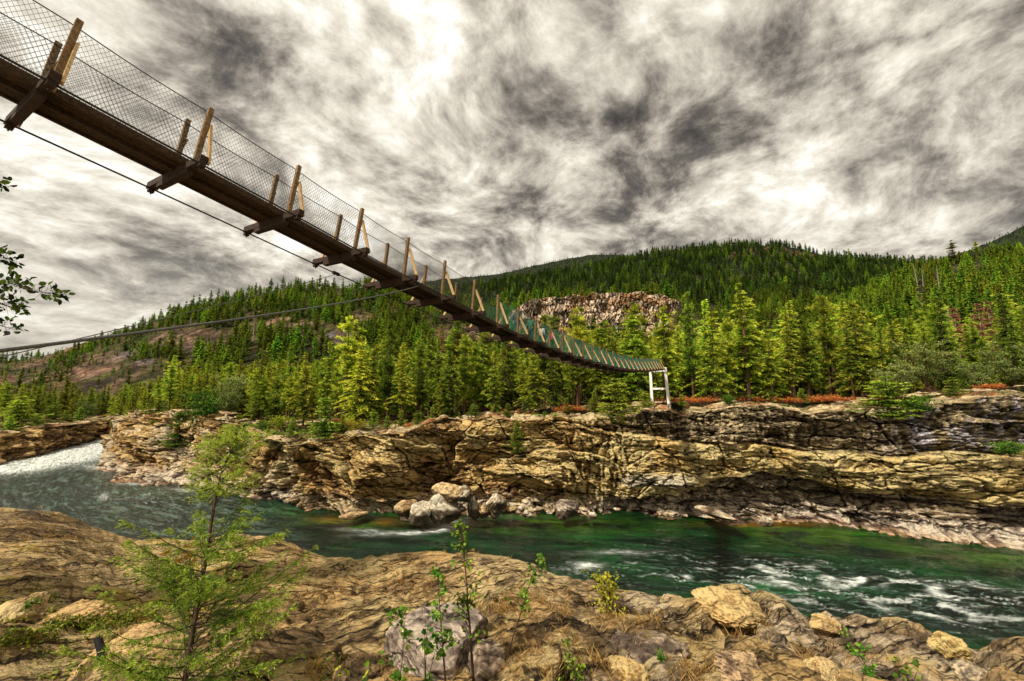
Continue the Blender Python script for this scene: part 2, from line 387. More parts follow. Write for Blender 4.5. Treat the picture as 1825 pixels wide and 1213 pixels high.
def broad(seed, H=7., R=3., stems=5, leaf=.16, n=5200, base=.12, clumps=60, tone=0.0):
    rng = np.random.default_rng(seed); tr = MB()
    cl = []
    for i in range(stems):
        a = rng.uniform(0, 6.28); L = rng.uniform(.5, 1)
        p = [np.zeros(3)]; d = np.array([np.cos(a)*.35*L, np.sin(a)*.35*L, 1])
        for k in range(7):
            d = d+rng.normal(size=3)*.12; d /= np.linalg.norm(d); p.append(p[-1]+d*H*.125*rng.uniform(.8, 1.1))
        p = np.array(p); tr.tube(p, np.linspace(H*.016, H*.003, len(p)), 5)
        for k in range(2, len(p)):
            for q in range(3):
                aa = rng.uniform(0, 6.28); ln = R*rng.uniform(.2, .65)*(1-.5*k/len(p)+.2)
                e = p[k]+np.array([np.cos(aa)*ln, np.sin(aa)*ln, rng.uniform(0, .5)*ln])
                tr.tube([p[k], (p[k]+e)/2+rng.normal(size=3)*.05, e], [H*.005, H*.004, H*.0015], 3); cl.append(e); cl.append((p[k]+e)/2)
    cl = np.array(cl); idx = rng.integers(0, len(cl), n)
    rad = rng.uniform(.35, 1.0, len(cl))*R*.24
    dd = rng.normal(size=(n, 3)); dd /= np.linalg.norm(dd, axis=1)[:, None]
    rr = rng.random(n)**.45
    C = cl[idx]+dd*(rad[idx]*rr)[:, None]*np.array([1, 1, .75])
    C[:, 2] = np.maximum(C[:, 2], H*base*.4)
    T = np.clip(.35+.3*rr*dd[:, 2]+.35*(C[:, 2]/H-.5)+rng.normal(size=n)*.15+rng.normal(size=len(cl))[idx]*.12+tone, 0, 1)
    D = rng.normal(size=(n, 3)); D /= np.linalg.norm(D, axis=1)[:, None]
    S = leaf*rng.uniform(.7, 1.4, n)
    V, Fc = tri_cloud(C, D, S, S*.8, rng)
    return V, Fc, np.repeat(T, 3)[:, None]*np.ones(3), tr

def snag(seed, H=15.):
    rng = np.random.default_rng(seed); tr = MB()
    hs = np.linspace(0, 1, 8); p = np.stack([rng.normal()*.02*H*hs, rng.normal()*.02*H*hs, hs*H], -1)
    tr.tube(p, H*.013*(1-hs)+.02, 6)
    for i in range(70):
        h = rng.uniform(.2, .98); a = rng.uniform(0, 6.28); L = H*.12*(1.1-h)*rng.uniform(.5, 1.3)
        q = np.array([np.interp(h, hs, p[:, 0]), np.interp(h, hs, p[:, 1]), h*H])
        e = q+np.array([np.cos(a)*L, np.sin(a)*L, rng.uniform(-.3, .3)*L])
        tr.tube([q, (q+e)/2+[0, 0, .05*L], e], [.035, .025, .01], 3)
    return tr

PROTO = {}                                      # kind -> list of (crown mesh, trunk mesh, nominal height)
def reg(kind, V, Fc, col, tr, H, mat, tmat='trunk'):
    cm = np_mesh(kind+'_crown', V, Fc, col=col, smooth=False); cm.materials.append(M[mat])
    tm = tr.mesh(kind+'_trunk', smooth=True); tm.materials.append(M[tmat])
    PROTO.setdefault(kind, []).append((cm, tm, H))
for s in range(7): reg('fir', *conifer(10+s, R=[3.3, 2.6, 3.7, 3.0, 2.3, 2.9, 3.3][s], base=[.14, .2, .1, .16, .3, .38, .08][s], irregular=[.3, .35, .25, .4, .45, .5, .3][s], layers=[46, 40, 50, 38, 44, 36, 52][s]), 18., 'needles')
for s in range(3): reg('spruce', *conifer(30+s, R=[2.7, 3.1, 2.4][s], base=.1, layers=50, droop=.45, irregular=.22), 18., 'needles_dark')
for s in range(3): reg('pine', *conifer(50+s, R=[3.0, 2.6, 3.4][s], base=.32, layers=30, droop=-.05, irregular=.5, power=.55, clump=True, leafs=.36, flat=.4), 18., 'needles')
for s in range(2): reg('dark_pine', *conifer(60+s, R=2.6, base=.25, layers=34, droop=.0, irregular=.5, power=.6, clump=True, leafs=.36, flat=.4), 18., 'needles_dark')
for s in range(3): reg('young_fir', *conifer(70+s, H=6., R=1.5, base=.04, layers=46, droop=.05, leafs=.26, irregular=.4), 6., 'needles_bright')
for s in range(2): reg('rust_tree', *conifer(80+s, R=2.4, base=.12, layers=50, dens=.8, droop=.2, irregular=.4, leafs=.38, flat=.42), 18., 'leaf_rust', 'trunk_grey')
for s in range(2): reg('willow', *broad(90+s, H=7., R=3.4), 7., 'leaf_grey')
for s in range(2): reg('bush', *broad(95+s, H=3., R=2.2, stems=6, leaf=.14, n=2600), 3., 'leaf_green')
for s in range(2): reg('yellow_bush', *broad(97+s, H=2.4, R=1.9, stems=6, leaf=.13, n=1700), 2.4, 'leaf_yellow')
for s in range(2):
    t = snag(100+s); tm = t.mesh('snag_trunk', True); tm.materials.append(M['trunk_grey']); PROTO.setdefault('snag', []).append((None, tm, 15.))
# light versions of the conifer for the far slopes
def light_conifer(seed, mat, H=18., R=2.9, **k):
    R = R*1.22
    V, Fc, col, tr = conifer(seed, H=H, R=R, layers=40, dens=.62, leafs=.75, flat=.62, **k)
    keep = np.random.default_rng(seed).random(len(Fc)) < .7
    Fc = Fc[keep]; nc = len(Fc)
    u = Fc.ravel(); V2 = V[u]; c2 = col[u]
    F2 = np.arange(len(u)).reshape(-1, 3)
    t = MB(); hs = np.linspace(0, 1, 3); t.tube(np.stack([hs*0, hs*0, hs*H*.9], -1), [.22, .14, .03], 5)
    TV = np.concatenate(t.V); TF = np.concatenate(t.F4)
    Vn = np.concatenate([V2, TV]); cn = np.concatenate([c2, np.full((len(TV), 3), .3)])
    me = np_mesh('slope_conifer', Vn, [F2, TF+len(V2)], col=cn, smooth=False,
                 mat_idx=np.concatenate([np.zeros(len(F2)), np.ones(len(TF))]))
    me.materials.append(M[mat]); me.materials.append(M['trunk']); return me
# ------------------------------------------------------------------ far bank outline (bottom at the water, top at the rim)
CL = [((262, 780), (262, 736, 150)), ((238, 785), (238, 736, 132)), ((205, 806), (215, 738, 104)), ((197, 840), (205, 741, 90)),
      ((250, 858), (255, 735, 85)), ((340, 864), (330, 730, 79)), ((430, 885), (400, 745, 70)), ((500, 893), (470, 765, 64)),
      ((530, 912), (520, 788, 57)), ((600, 917), (600, 778, 57)), ((640, 925), (660, 772, 57)), ((720, 925), (740, 765, 58)),
      ((800, 925), (800, 748, 60)), ((900, 917), (880, 740, 59)), ((1000, 915), (1000, 742, 57)), ((1100, 912), (1100, 738, 57)),
      ((1200, 922), (1200, 733, 54)), ((1350, 925), (1320, 727, 53)), ((1500, 932), (1450, 733, 52)), ((1600, 950), (1560, 735, 50)),
      ((1700, 965), (1680, 722, 48)), ((1825, 977), (1825, 705, 47)), ((2100, 1010), (2150, 690, 46)), ((2600, 1040), (2700, 680, 46))]
LB = [((-700, 900), (-700, 800, 66)), ((-300, 872), (-300, 790, 80)), ((0, 835), (0, 772, 98)), ((60, 822), (60, 766, 110)), ((130, 800), (130, 757, 126)),
      ((165, 788), (165, 752, 142)), ((200, 781), (200, 748, 150)), ((250, 778), (250, 746, 158))]
BASE = [(-700, 770), (-100, 765), (0, 758), (100, 750), (200, 740), (300, 742), (400, 748), (500, 757), (600, 750), (700, 755), (800, 748), (900, 735), (1000, 728),
        (1100, 722), (1180, 716), (1300, 714), (1400, 713), (1500, 712), (1600, 706), (1700, 698), (1825, 690), (2300, 680)]
topc = sorted([(aof(t[0]), t[2]) for b, t in LB if t[0] < 190] + [(aof(t[0]), t[2]) for b, t in CL[3:]])
topc = sorted(topc+[(aof(202), 150.)])
TA = np.array([c[0] for c in topc]); TY = np.array([c[1] for c in topc])
def Ytop(a): return np.interp(a, TA, TY)
BA = np.array([aof(p[0]) for p in BASE])
BZ = np.array([P(p[0], p[1], float(Ytop(aof(p[0])))+12)[2] for p in BASE])
def zplat(a, Y):
    z0 = np.interp(a, BA, BZ)
    return z0+(Y-Ytop(a)-12)*.012

def hillf(ridge, Yr, Y0, zb, p=1.0, fall=.3):
    ra = np.array([P(x, y, float(np.interp(x, *Yr)))[0:3] for x, y in ridge])
    A = ra[:, 0]/ra[:, 1]; Zr = ra[:, 2]; Yp = np.array([aof(x) for x in Yr[0]])
    o = np.argsort(A); A = A[o]; Zr = Zr[o]
    def f(a, Y):
        zr = np.interp(a, A, Zr); yr = np.interp(a, Yp, Yr[1]); y0 = Y0
        t = (Y-y0)/(yr-y0)
        zq = zplat(a, np.minimum(Y, 260)); up = zq+(zr-zq)*np.clip(t, 0, 1)**p
        return np.where(t < 0, -50, np.where(t < 1, up, zr-(Y-yr)*fall))
    return f
HL = hillf([(-900, 700), (-200, 690), (0, 655), (50, 640), (100, 628), (150, 614), (200, 597), (250, 580), (300, 566), (350, 550), (400, 534), (500, 514), (600, 510),
            (700, 516), (800, 532), (900, 562), (960, 590), (1020, 650), (1100, 700)], ([-900, 0, 400, 700, 1100], [330, 360, 390, 400, 380]), 190, 14, .95)
HR = hillf([(-900, 760), (600, 740), (760, 600), (800, 520), (880, 502), (950, 494), (1000, 484), (1100, 464), (1180, 449), (1300, 438), (1400, 443), (1470, 458), (1570, 468), (1640, 471),
            (1700, 468), (1825, 452), (2300, 440)], ([600, 1000, 1300, 1600, 2300], [760, 850, 900, 720, 620]), 300, 18, .9)
HS = hillf([(1150, 720), (1350, 640), (1450, 575), (1550, 520), (1620, 490), (1700, 470), (1760, 462), (1825, 455), (2300, 400)], ([1150, 1600, 2300], [420, 440, 400]), 150, 14, 1.0)
HF = hillf([(-900, 760), (400, 720), (500, 640), (700, 505), (850, 492), (900, 486), (950, 473), (1000, 463), (1060, 452), (1090, 452), (1130, 455), (1250, 480), (1500, 490), (1650, 470), (1700, 452),
            (1740, 441), (1760, 432), (1790, 417), (1825, 402), (2000, 330), (2300, 300)], ([500, 1300, 1600, 2300], [2300, 2400, 1900, 1900]), 1000, 20, 1.0, .1)
MT = [(840, 640), (900, 556), (940, 536), (1000, 532), (1060, 527), (1120, 524), (1180, 526), (1205, 534)]
MA = np.array([aof(940), aof(1205)])
mtop = np.array([P(x, y, 300) for x, y in [(870, 620), (915, 548), (940, 536), (1000, 532), (1060, 527), (1120, 524), (1180, 526), (1215, 536), (1260, 575), (1310, 640)]])
def HM(a, Y):
    zt = np.interp(a, mtop[:, 0]/mtop[:, 1], mtop[:, 2])
    k = ss(303, 309, Y)*ss(aof(880), aof(930), a)*(1-ss(aof(1200), aof(1260), a))
    scree = 14+(zt-14)*np.clip((Y-235)/68, 0, 1)**1.1*.66
    side = ss(aof(1190), aof(1225), a)
    scree = scree*(1-side)+(14+(zt-14)*np.clip((Y-225)/80, 0, 1))*side
    z = np.where(Y > 303, scree+(zt-scree)*np.maximum(k, side), scree)
    return np.where(Y < 235, -50, np.where(Y > 420, zt-(Y-420)*.25, z))
def terrain(a, Y, noise=True):
    zp = zplat(a, np.minimum(Y, 260))
    z = np.maximum.reduce([zp, HL(a, Y), HR(a, Y), HS(a, Y), HM(a, Y), HF(a, Y)])
    if noise:
        X = a*Y
        amp = np.clip((z-zp)/12, 0, 1)*np.clip(Y/380, .35, 2.5)
        z = z+fbm(X/45, Y/45, 5, 3)*2.6*amp*ss(0, 6, z-zp)+fbm(X/6, Y/6, 3, 9)*.25
    return z
def hill_masks(a, Y, z):
    px, py = proj(a*Y, Y, z)
    n = fbm(a*Y/30, Y/30, 4, 21); n2 = fbm(a*Y/9, Y/9, 3, 22)
    onL = (Y > 195)*(Y < 420)
    bare = onL*(1-ss(20, 330, px+n*210-(py-600)*.9))*.62                                 # rocky left shoulder
    for (cx, cy, rx, ry, w) in [(500, 585, 75, 18, .85), (600, 600, 38, 24, .95), (440, 560, 30, 30, .4), (330, 605, 90, 24, .8), (700, 560, 25, 12, .5), (650, 570, 30, 20, .6), (850, 612, 45, 32, 1.0), (800, 595, 40, 20, .7)]:
        bare = np.maximum(bare, onL*w*np.exp(-(((px-cx)/rx)**2+((py-cy)/ry)**2)**2)*(1+n2*.7))
    sc = (Y > 220)*(Y < 330)*np.exp(-(((px-1245)/58)**2+((py-570)/60)**2)**2)
    bare = np.maximum(bare, sc)
    far = (Y > 480)*np.maximum(np.exp(-(((px-1410)/75)**2+((py-453-(px-1410)*.12)/11)**2)**2), .8*np.exp(-(((px-1310)/25)**2+((py-456)/7)**2)**2))
    bare = np.maximum(bare, far*(.55+.6*n2))
    vf = (Y > 1000)*np.exp(-(((px-1000)/50)**2+((py-478)/9)**2)**2)*.0
    bare = np.maximum(bare, vf)
    purple = np.exp(-(((px-590)/55)**2+((py-605)/26)**2)**2)+.8*np.exp(-(((px-270)/70)**2+((py-640)/25)**2)**2)
    return np.clip(bare, 0, 1), purple, px, py

def build_hills():
    na, nY = 560, 470
    a = np.linspace(-2.1, 2.1, na)[:, None]; k = np.linspace(0, 1, nY)[None]
    Y = 48*(5200/48)**k+0*a
    a2 = np.broadcast_to(a, Y.shape)
    Z = terrain(a2, Y)
    Z = np.where(Y < Ytop(a2)+6, -3.0, Z)
    Z = np.where(Y > 3600, Z-(Y-3600)*.03, Z)
    bare, purple, px, py = hill_masks(a2, Y, Z)
    X = a2*Y
    n = fbm(X/14, Y/14, 5, 5); n2 = np.where(Y > 170, fbm(X/13, Y/13, 3, 6), fbm(X/3, Y/3, 4, 6)); n3 = np.where(Y > 170, ridged(X/24, Y/24, 2, 8), ridged(X/5, Y/5, 4, 8))
    floor = mixc(lin(52, 54, 24), lin(98, 86, 44), ss(-.5, .6, n))
    floor = mixc(floor, lin(150, 78, 44), ss(.25, .7, n2)*(Y < 150))
    farc = mixc(lin(26, 34, 18), lin(48, 58, 30), ss(-.5, .5, n))
    floor = mixc(floor, farc, ss(300, 700, Y))
    rock = mixc(lin(70, 54, 42), lin(164, 132, 106), ss(-.4, .7, n*.6+n2*.6+n3*.2))
    rock = mixc(rock, lin(136, 82, 50), ss(.1, .6, n2)*.6)
    rock = mixc(rock, lin(60, 46, 38), ss(.0, .5, -n3*.6+.8*n2)*.85)
    rock = mixc(rock, lin(140, 130, 146), np.clip(purple, 0, 1)*.7*ss(-.1, .4, n+n2*.5))
    rock = mixc(rock, lin(96, 96, 36), ss(.1, .4, -n+.3*n2)*.8)
    rock = np.where((Y > 450)[..., None], mixc(lin(84, 62, 42), lin(132, 92, 66), ss(-.5, .5, n2)), rock)
    col = mixc(floor, rock, ss(.25, .55, bare+n2*.18))
    V = np.stack([X, Y, Z+ss(.3, .6, bare)*(n3*2.6+n2*1.6)*np.clip(Y/350, .2, 1.5)*(Y<1500)], -1).reshape(-1, 3)
    me = np_mesh('hills', V, grid_faces(na, nY)[:, ::-1], col=col.reshape(-1, 3))
    return tag(link('hills', me, None, M['hills']), kind='structure')

# ------------------------------------------------------------------ layered rock sheets
def sheet(name, pairs, ds, dz, seed, mat, kind='right', back=14, depthfun=None, colorfun=None, label=None):
    B = np.array([G(b[0], b[1], 0.0) for b, t in pairs]); T = np.array([P(*t) for b, t in pairs])
    PXc = np.array([b[0] for b, t in pairs], float)
    L = np.concatenate([[0], np.cumsum(np.linalg.norm(np.diff((B+T)[:, :2]/2, axis=0), axis=1))])
    ns = int(L[-1]/ds)+1; s = np.linspace(0, L[-1], ns)
    def it(A): return np.stack([np.interp(s, L, A[:, i]) for i in range(A.shape[1])], 1)
    def sm(A, w):
        k = max(1, int(w/ds)); ker = np.hanning(2*k+1); ker /= ker.sum()
        Ap = np.concatenate([np.repeat(A[:1], k, 0), A, np.repeat(A[-1:], k, 0)])
        return np.stack([np.convolve(Ap[:, i], ker, 'valid') for i in range(A.shape[1])], 1)
    b = sm(it(B), 2.0); t = sm(it(T), 2.0); px = np.interp(s, L, PXc)
    d = np.gradient((b+t)[:, :2]/2, axis=0); d = sm(d, 4.0); d /= np.linalg.norm(d, axis=1)[:, None]
    n = np.stack([d[:, 1], -d[:, 0]], 1)                       # points to the river
    hmax = (t[:, 2]+1.0).max(); nz = int(hmax/dz)+1; nb = int(back/max(dz, .14))
    v = np.linspace(0, 1, nz)
    zt = t[:, 2]+fbm(s/5, s*0, 4, seed+70)*.8
    z = -1.0+(zt[:, None]+1.0)*v[None]
    S = np.broadcast_to(s[:, None], z.shape)
    apr = np.interp(px, [190, 400, 560, 900, 1150, 1560, 1700, 2700], [.25, .3, .35, .55, .6, .62, .72, .7])[:, None] if kind == 'right' else np.full((ns, 1), .3)
    ap = ss(.02, .16, v)[None]*apr
    g = ap+(1-apr)*(v[None]**1.3)
    Yf = (b[:, 1]*.45+t[:, 1]*.55)[:, None]
    PY = 695-(z-16)/Yf*730; PX = np.broadcast_to(px[:, None], z.shape)
    D, col, dzv = (depthfun)(S, z, PX, PY, v[None]+0*z, seed)
    q = b[:, None, :2]+(t[:, None, :2]-b[:, None, :2])*g[..., None]+n[:, None]*D[..., None]
    Z = z+dzv
    V = np.concatenate([q, Z[..., None]], -1)
    # the ground behind the rim
    dist = np.linspace(0, 1, nb+1)[1:]**1.3*back
    last = V[:, -1, :]
    qa = last[:, None, :2]-n[:, None]*dist[None, :, None]*.6
    rad = np.stack([t[:, 0], t[:, 1]], 1); rad /= np.linalg.norm(rad, axis=1)[:, None]
    qa = qa+rad[:, None]*dist[None, :, None]*.75
    aa = qa[..., 0]/qa[..., 1]
    ztr = terrain(aa, qa[..., 1])
    k = ss(0, back*.75, dist)[None]
    nn = fbm(qa[..., 0]/2.2, qa[..., 1]/2.2, 5, seed+5)
    w1, w2, wc = worley(qa[..., 0]/1.5, qa[..., 1]/1.5, seed+41)
    zz = last[:, None, 2]*(1-k)+ztr*k+nn*.5*np.sin(np.pi*np.clip(dist/back, 0, 1))[None]+(1-k)*(wc-.5)*.5*ss(0, 1.5, dist)[None]+.05
    zz = np.where(dist[None] > back*.9, ztr-.25, zz)
    V2 = np.concatenate([qa, zz[..., None]], -1)
    cb = mixc(lin(150, 128, 88), lin(208, 184, 140), ss(-.5, .5, nn+(wc-.5)*.6))
    cb = mixc(cb, lin(96, 88, 40), ss(.0, .6, fbm(qa[..., 0]/3, qa[..., 1]/3, 4, seed+9))*.8)
    cb = mixc(cb, lin(150, 82, 44), ss(.15, .6, fbm(qa[..., 0]/2, qa[..., 1]/2, 4, seed+19))*.7)
    col = np.concatenate([col, cb], 1); V = np.concatenate([V, V2], 1)
    me = np_mesh(name, V.reshape(-1, 3), grid_faces(ns, nz+nb), col=np.clip(col, 0, 1).reshape(-1, 3))
    return tag(link(name, me, None, mat), kind='structure')

def gorge_rock(S, z, PX, PY, v, seed):
    left = 1-ss(480, 560, PX); mid = ss(480, 560, PX)*(1-ss(980, 1150, PX)); right = ss(980, 1150, PX)
    w = fbm(S/8, z/4, 4, seed); s0 = S[:, 0]; Sm = S-s0[np.argmin(abs(PX[:, 0]-1065))]; Sl = S-s0[np.argmin(abs(PX[:, 0]-520)+(s0 < 30)*999)]
    D = fbm(S/7, z/5, 3, seed+1)*1.1*(.45+.75*mid+.5*left)+fbm(S/1.8, z/1.4, 3, seed+2)*.12
    # strata: near level on the right, arched and steep in the middle, dipping on the left
    dip = mid*(.55*np.sin((PX-560)/430*np.pi*1.3)*2.4)+left*(.22*Sl)*.6
    q = z+.55*w+dip+right*((PX-1150)/700*1.1+.4*np.sin(PX/75))
    th = 1.9
    qi = np.floor(q/th); qf = q/th-qi
    r1 = h2(qi, np.floor(S/9+qi*.37), seed+3)
    r1b = h2(qi, np.floor(S/9+qi*.37)+1, seed+3); fr = (S/9+qi*.37)%1
    r1 = r1*(1-ss(.7, 1, fr))+r1b*ss(.7, 1, fr)
    D = D+(r1-.5)*1.9*(.35+.65*right+.3*left)
    groove1 = 1-ss(0, .10, np.minimum(qf, 1-qf))
    th2 = .52; q2 = (q+.25*fbm(S/3, z/1.2, 3, seed+8))/th2; qi2 = np.floor(q2); qf2 = q2-qi2
    D = D+(h2(qi2, np.floor(S/3.3+qi2*.61), seed+4)-.5)*.34*(.5+.5*left+.4*right)
    groove2 = 1-ss(0, .16, np.minimum(qf2, 1-qf2))
    # joints and blocks: tilted broken faces at three sizes
    wx = S+.35*w
    fine = ridged(S/1.1+.4*w, q/.45, 4, seed+51); fine2 = fbm(S/.32, q/.22, 3, seed+52); gate = ss(-.1, .4, fbm(S/3.5, z/2.5, 3, seed+53))
    dg = (S*.55+z*1.0)*mid*1.0+S*(1-mid)
    A1, b1, cid = facets((wx*(1-.25*mid)+z*.55*mid)/3.1, (q+.15*Sm*mid)/1.35, seed+5)
    A2, b2, cid2 = facets((wx+z*.45*mid)/1.25, (q+.2*Sm*mid)/.55, seed+6)
    A3, b3, cid3 = facets(wx/.5, q/.26, seed+9)
    A0, b0, cid0 = facets((wx+z*.35)/6.5, (q+.1*Sm*mid)/3.4, seed+61); e0 = 1-ss(.0, .05, b0)
    D = D+A0*(1.5*mid+1.2*left+.55*right)-e0*.8
    e1 = 1-ss(.0, .07, b1); e2 = (1-ss(.0, .09, b2))*gate
    D = D+A1*(.95*mid+.8*left+.65*right)+A2*.46+A3*.14-e1*.34-e2*.12+(fine-.5)*.10
    dr = ridged((S*.8+z*1.5)/1.5, (S-z)/7, 3, seed+55)
    # the three great beds of the right wall
    y1 = np.interp(PX, [1000, 1100, 1180, 1300, 1400, 1500, 1600, 1700, 1825, 2600], [748, 768, 780, 785, 790, 802, 812, 806, 800, 800])+fbm(S/4, S*0, 3, seed+11)*5
    y2 = np.interp(PX, [1000, 1100, 1200, 1260, 1350, 1450, 1520, 1600, 1700, 1825, 2600], [905, 878, 870, 852, 838, 842, 862, 872, 885, 895, 900])+fbm(S/3, S*0+5, 4, seed+12)*7
    y3 = np.interp(PX, [1000, 1100, 1350, 1560, 1700, 1825, 2600], [905, 900, 912, 922, 935, 945, 960])+fbm(S/3, S*0+9, 3, seed+13)*4
    top = right*(1-ss(-2, 2, PY-y1)); brt = right*ss(-2, 2, PY-y1)*(1-ss(-2.5, 2.5, PY-y2)); low = right*ss(-2.5, 2.5, PY-y2)*(1-ss(-2, 2, PY-y3)); shelf = right*ss(-2, 2, PY-y3)
    flute = ridged((S+z*.5)/.75, z/3.2, 3, seed+14)
    D = D+top*(-.5+.42*(flute-.4))+brt*(.75+.5*np.sin(np.pi*np.clip((PY-y1)/(y2-y1+1e-3), 0, 1)))+low*(-.65-.2*ss(0, 1, (y3-PY)/30)+.2*flute)+shelf*.9
    D = D-right*.6*np.exp(-((PY-y1)/2.5)**2)
    # big blocks and an overhang in the middle
    D = D+mid*(1.4*np.exp(-(((PX-680)/60)**2+((PY-832)/26)**2)**2)+1.5*np.exp(-(((PX-1000)/62)**2+((PY-845-(PX-1000)*.22)/22)**2)**2)
               -1.5*np.exp(-(((PX-865)/75)**2+((PY-815-(PX-865)*.1)/14)**2)**2)+.9*np.exp(-(((PX-850)/80)**2+((PY-768)/16)**2)**2))
    D = D+left*(1.0*np.exp(-(((PX-240)/50)**2+((PY-790)/30)**2)**2))-1.8*np.exp(-((PX-517)/9.)**2)*ss(820, 870, PY)
    D = D+.6*np.exp(-(z/1.0)**2)*(.5+vn(S/2, z*0, seed+33))
    crack = np.clip(groove1*.75*(right*.8+.2)+groove2*.45*gate*(1-.5*mid)+e0*.95+e1*.75+e2*.45+ss(.40, .12, fine)*.25, 0, 1)
    n1 = fbm(S/3.5, z/2.2, 5, seed+20); n2 = fbm(S/.6, z/.5, 4, seed+21); streak = fbm(S/.35, z/3.5, 4, seed+22)
    tan = mixc(lin(168, 140, 84), lin(232, 208, 144), ss(-.5, .6, n1+cid*.5-.2))
    org = mixc(lin(126, 96, 58), lin(220, 184, 118), ss(-.5, .6, n1+n2*.4+cid*.5-.2))
    drk = mixc(lin(60, 52, 46), lin(150, 132, 106), ss(-.35, .75, streak+n1*.4))
    gry = mixc(lin(98, 86, 72), lin(190, 170, 140), ss(-.5, .6, n1+n2*.5))
    pale = mixc(lin(170, 152, 136), lin(226, 210, 186), ss(-.5, .5, n2))
    c = mixc(tan, org, np.clip(mid*(.2+.8*ss(.0, .7, fbm(S/6, z/3, 3, seed+23)+.3)), 0, 1))
    c = mixc(c, mixc(org, gry, ss(-.4, .5, n1)), left*.9)
    c = mixc(c, drk, top*.85); c = mixc(c, tan, brt); c = mixc(c, gry, low*.95)
    c = mixc(c, lin(136, 138, 160), top*ss(1560, 1680, PX)*ss(.1, .5, streak)*.6)
    c = mixc(c, drk, ss(.15, .6, streak)*.5*(brt+mid*.6)*ss(-.2, .4, fbm(S/5, z/6, 3, seed+24)))
    lowb = 1-ss(1.2, 2.6, z+.6*n1)
    c = mixc(c, pale, lowb*.8*(.45+.55*ss(-.2, .3, n1)))
    c = mixc(c, lin(84, 48, 26), (1-ss(.1, .45, z+n2*.2))*.7)
    c = mixc(c, lin(226, 214, 196), np.exp(-(((PX-1165)/62)**6+((PY-846)/10)**4))*.65)
    c = c*(.7+.55*cid[..., None])*(.84+.36*cid2[..., None])*(.9+.2*cid3[..., None]); c = capc(c*1.5); c = mixc(c, lin(26, 19, 13), crack*.72)
    return D, c, (cid-.5)*.15

def bank_rock(S, z, PX, PY, v, seed):
    w = fbm(S/9, z/3, 4, seed); q = z+.4*w
    D = fbm(S/6, z/3, 4, seed+1)*1.8
    qi = np.floor(q/.8); qf = q/.8-qi
    D = D+(h2(qi, np.floor(S/7+qi*.4), seed+3)-.5)*1.6
    g1, g2, cid = worley(S/2.6, q/.9, seed+5); e = 1-ss(.03, .15, g2-g1)
    D = D+(cid-.5)*.7-e*.3
    gr = 1-ss(0, .14, np.minimum(qf, 1-qf))
    n1 = fbm(S/3, z/1.5, 5, seed+7)
    c = mixc(lin(120, 90, 58), lin(216, 176, 112), ss(-.5, .6, n1+cid*.4-.2))
    c = mixc(c, lin(26, 20, 15), np.clip(gr*.7+e*.5, 0, 1)*.85)
    c = mixc(c, lin(74, 68, 62), (1-ss(.3, 1.2, z))*.7)
    return D, c, (cid-.5)*.3

def build_basalt():
    pts = [(905, 560, 306), (925, 545, 301), (945, 535, 298), (1000, 531, 297), (1060, 526, 299), (1120, 523, 297), (1180, 525, 299), (1208, 536, 303), (1222, 552, 307)]
    bot = [(905, 590), (925, 600), (945, 610), (1000, 612), (1060, 612), (1120, 606), (1180, 596), (1208, 590), (1222, 580)]
    T = np.array([P(*p) for p in pts]); B = np.array([P(b[0], b[1], p[2]-6) for b, p in zip(bot, pts)])
    L = np.concatenate([[0], np.cumsum(np.linalg.norm(np.diff(T[:, :2], axis=0), axis=1))])
    ns, nz = 420, 120; s = np.linspace(0, L[-1], ns)
    t = np.stack([np.interp(s, L, T[:, i]) for i in range(3)], 1); b = np.stack([np.interp(s, L, B[:, i]) for i in range(3)], 1)
    v = np.linspace(0, 1, nz); t[:, 2] += fbm(s/6, s*0, 4, 401)*1.6+.6
    S = np.broadcast_to(s[:, None], (ns, nz)); z = b[:, None, 2]+(t[:, None, 2]-b[:, None, 2])*v[None]
    f1, f2, cid = worley((S+1.5*fbm(S/8, z/8, 3, 402))/2.0, z/6.5, 403); e = 1-ss(.03, .2, f2-f1)
    Af, bf, cf = facets(S/4.2, z/5, 411); D = Af*1.8+(cid-.5)*1.6-e*1.2+fbm(S/9, z/9, 4, 404)*2.5+fbm(S/1.5, z/1.5, 3, 405)*.6-2.5*ss(.55, .62, v)[None]*ss(.0, .4, fbm(S/20, S*0, 2, 406))
    q = b[:, None, :]+(t-b)[:, None, :]*v[None, :, None]
    q = q.copy(); q[..., 1] -= D
    n = fbm(S/10, z/7, 4, 407)
    c = mixc(lin(100, 86, 70), lin(188, 166, 140), ss(-.4, .5, n+(cid-.5)))
    c = mixc(c, lin(150, 108, 66), ss(.0, .5, fbm(S/14, z/5, 4, 408))*.7)
    c = mixc(c, lin(30, 24, 24), e*.85)
    V2 = q[:, -1].copy(); V2[:, 1] += 12; V2[:, 2] += .8
    V = np.concatenate([q, V2[:, None]], 1); c = np.concatenate([c, np.broadcast_to(lin(150, 90, 54), (ns, 1, 3))], 1)
    me = np_mesh('basalt_cliff', V.reshape(-1, 3), grid_faces(ns, nz+1), col=c.reshape(-1, 3))
    tag(link('basalt_cliff', me, None, M['basalt']), kind='structure')

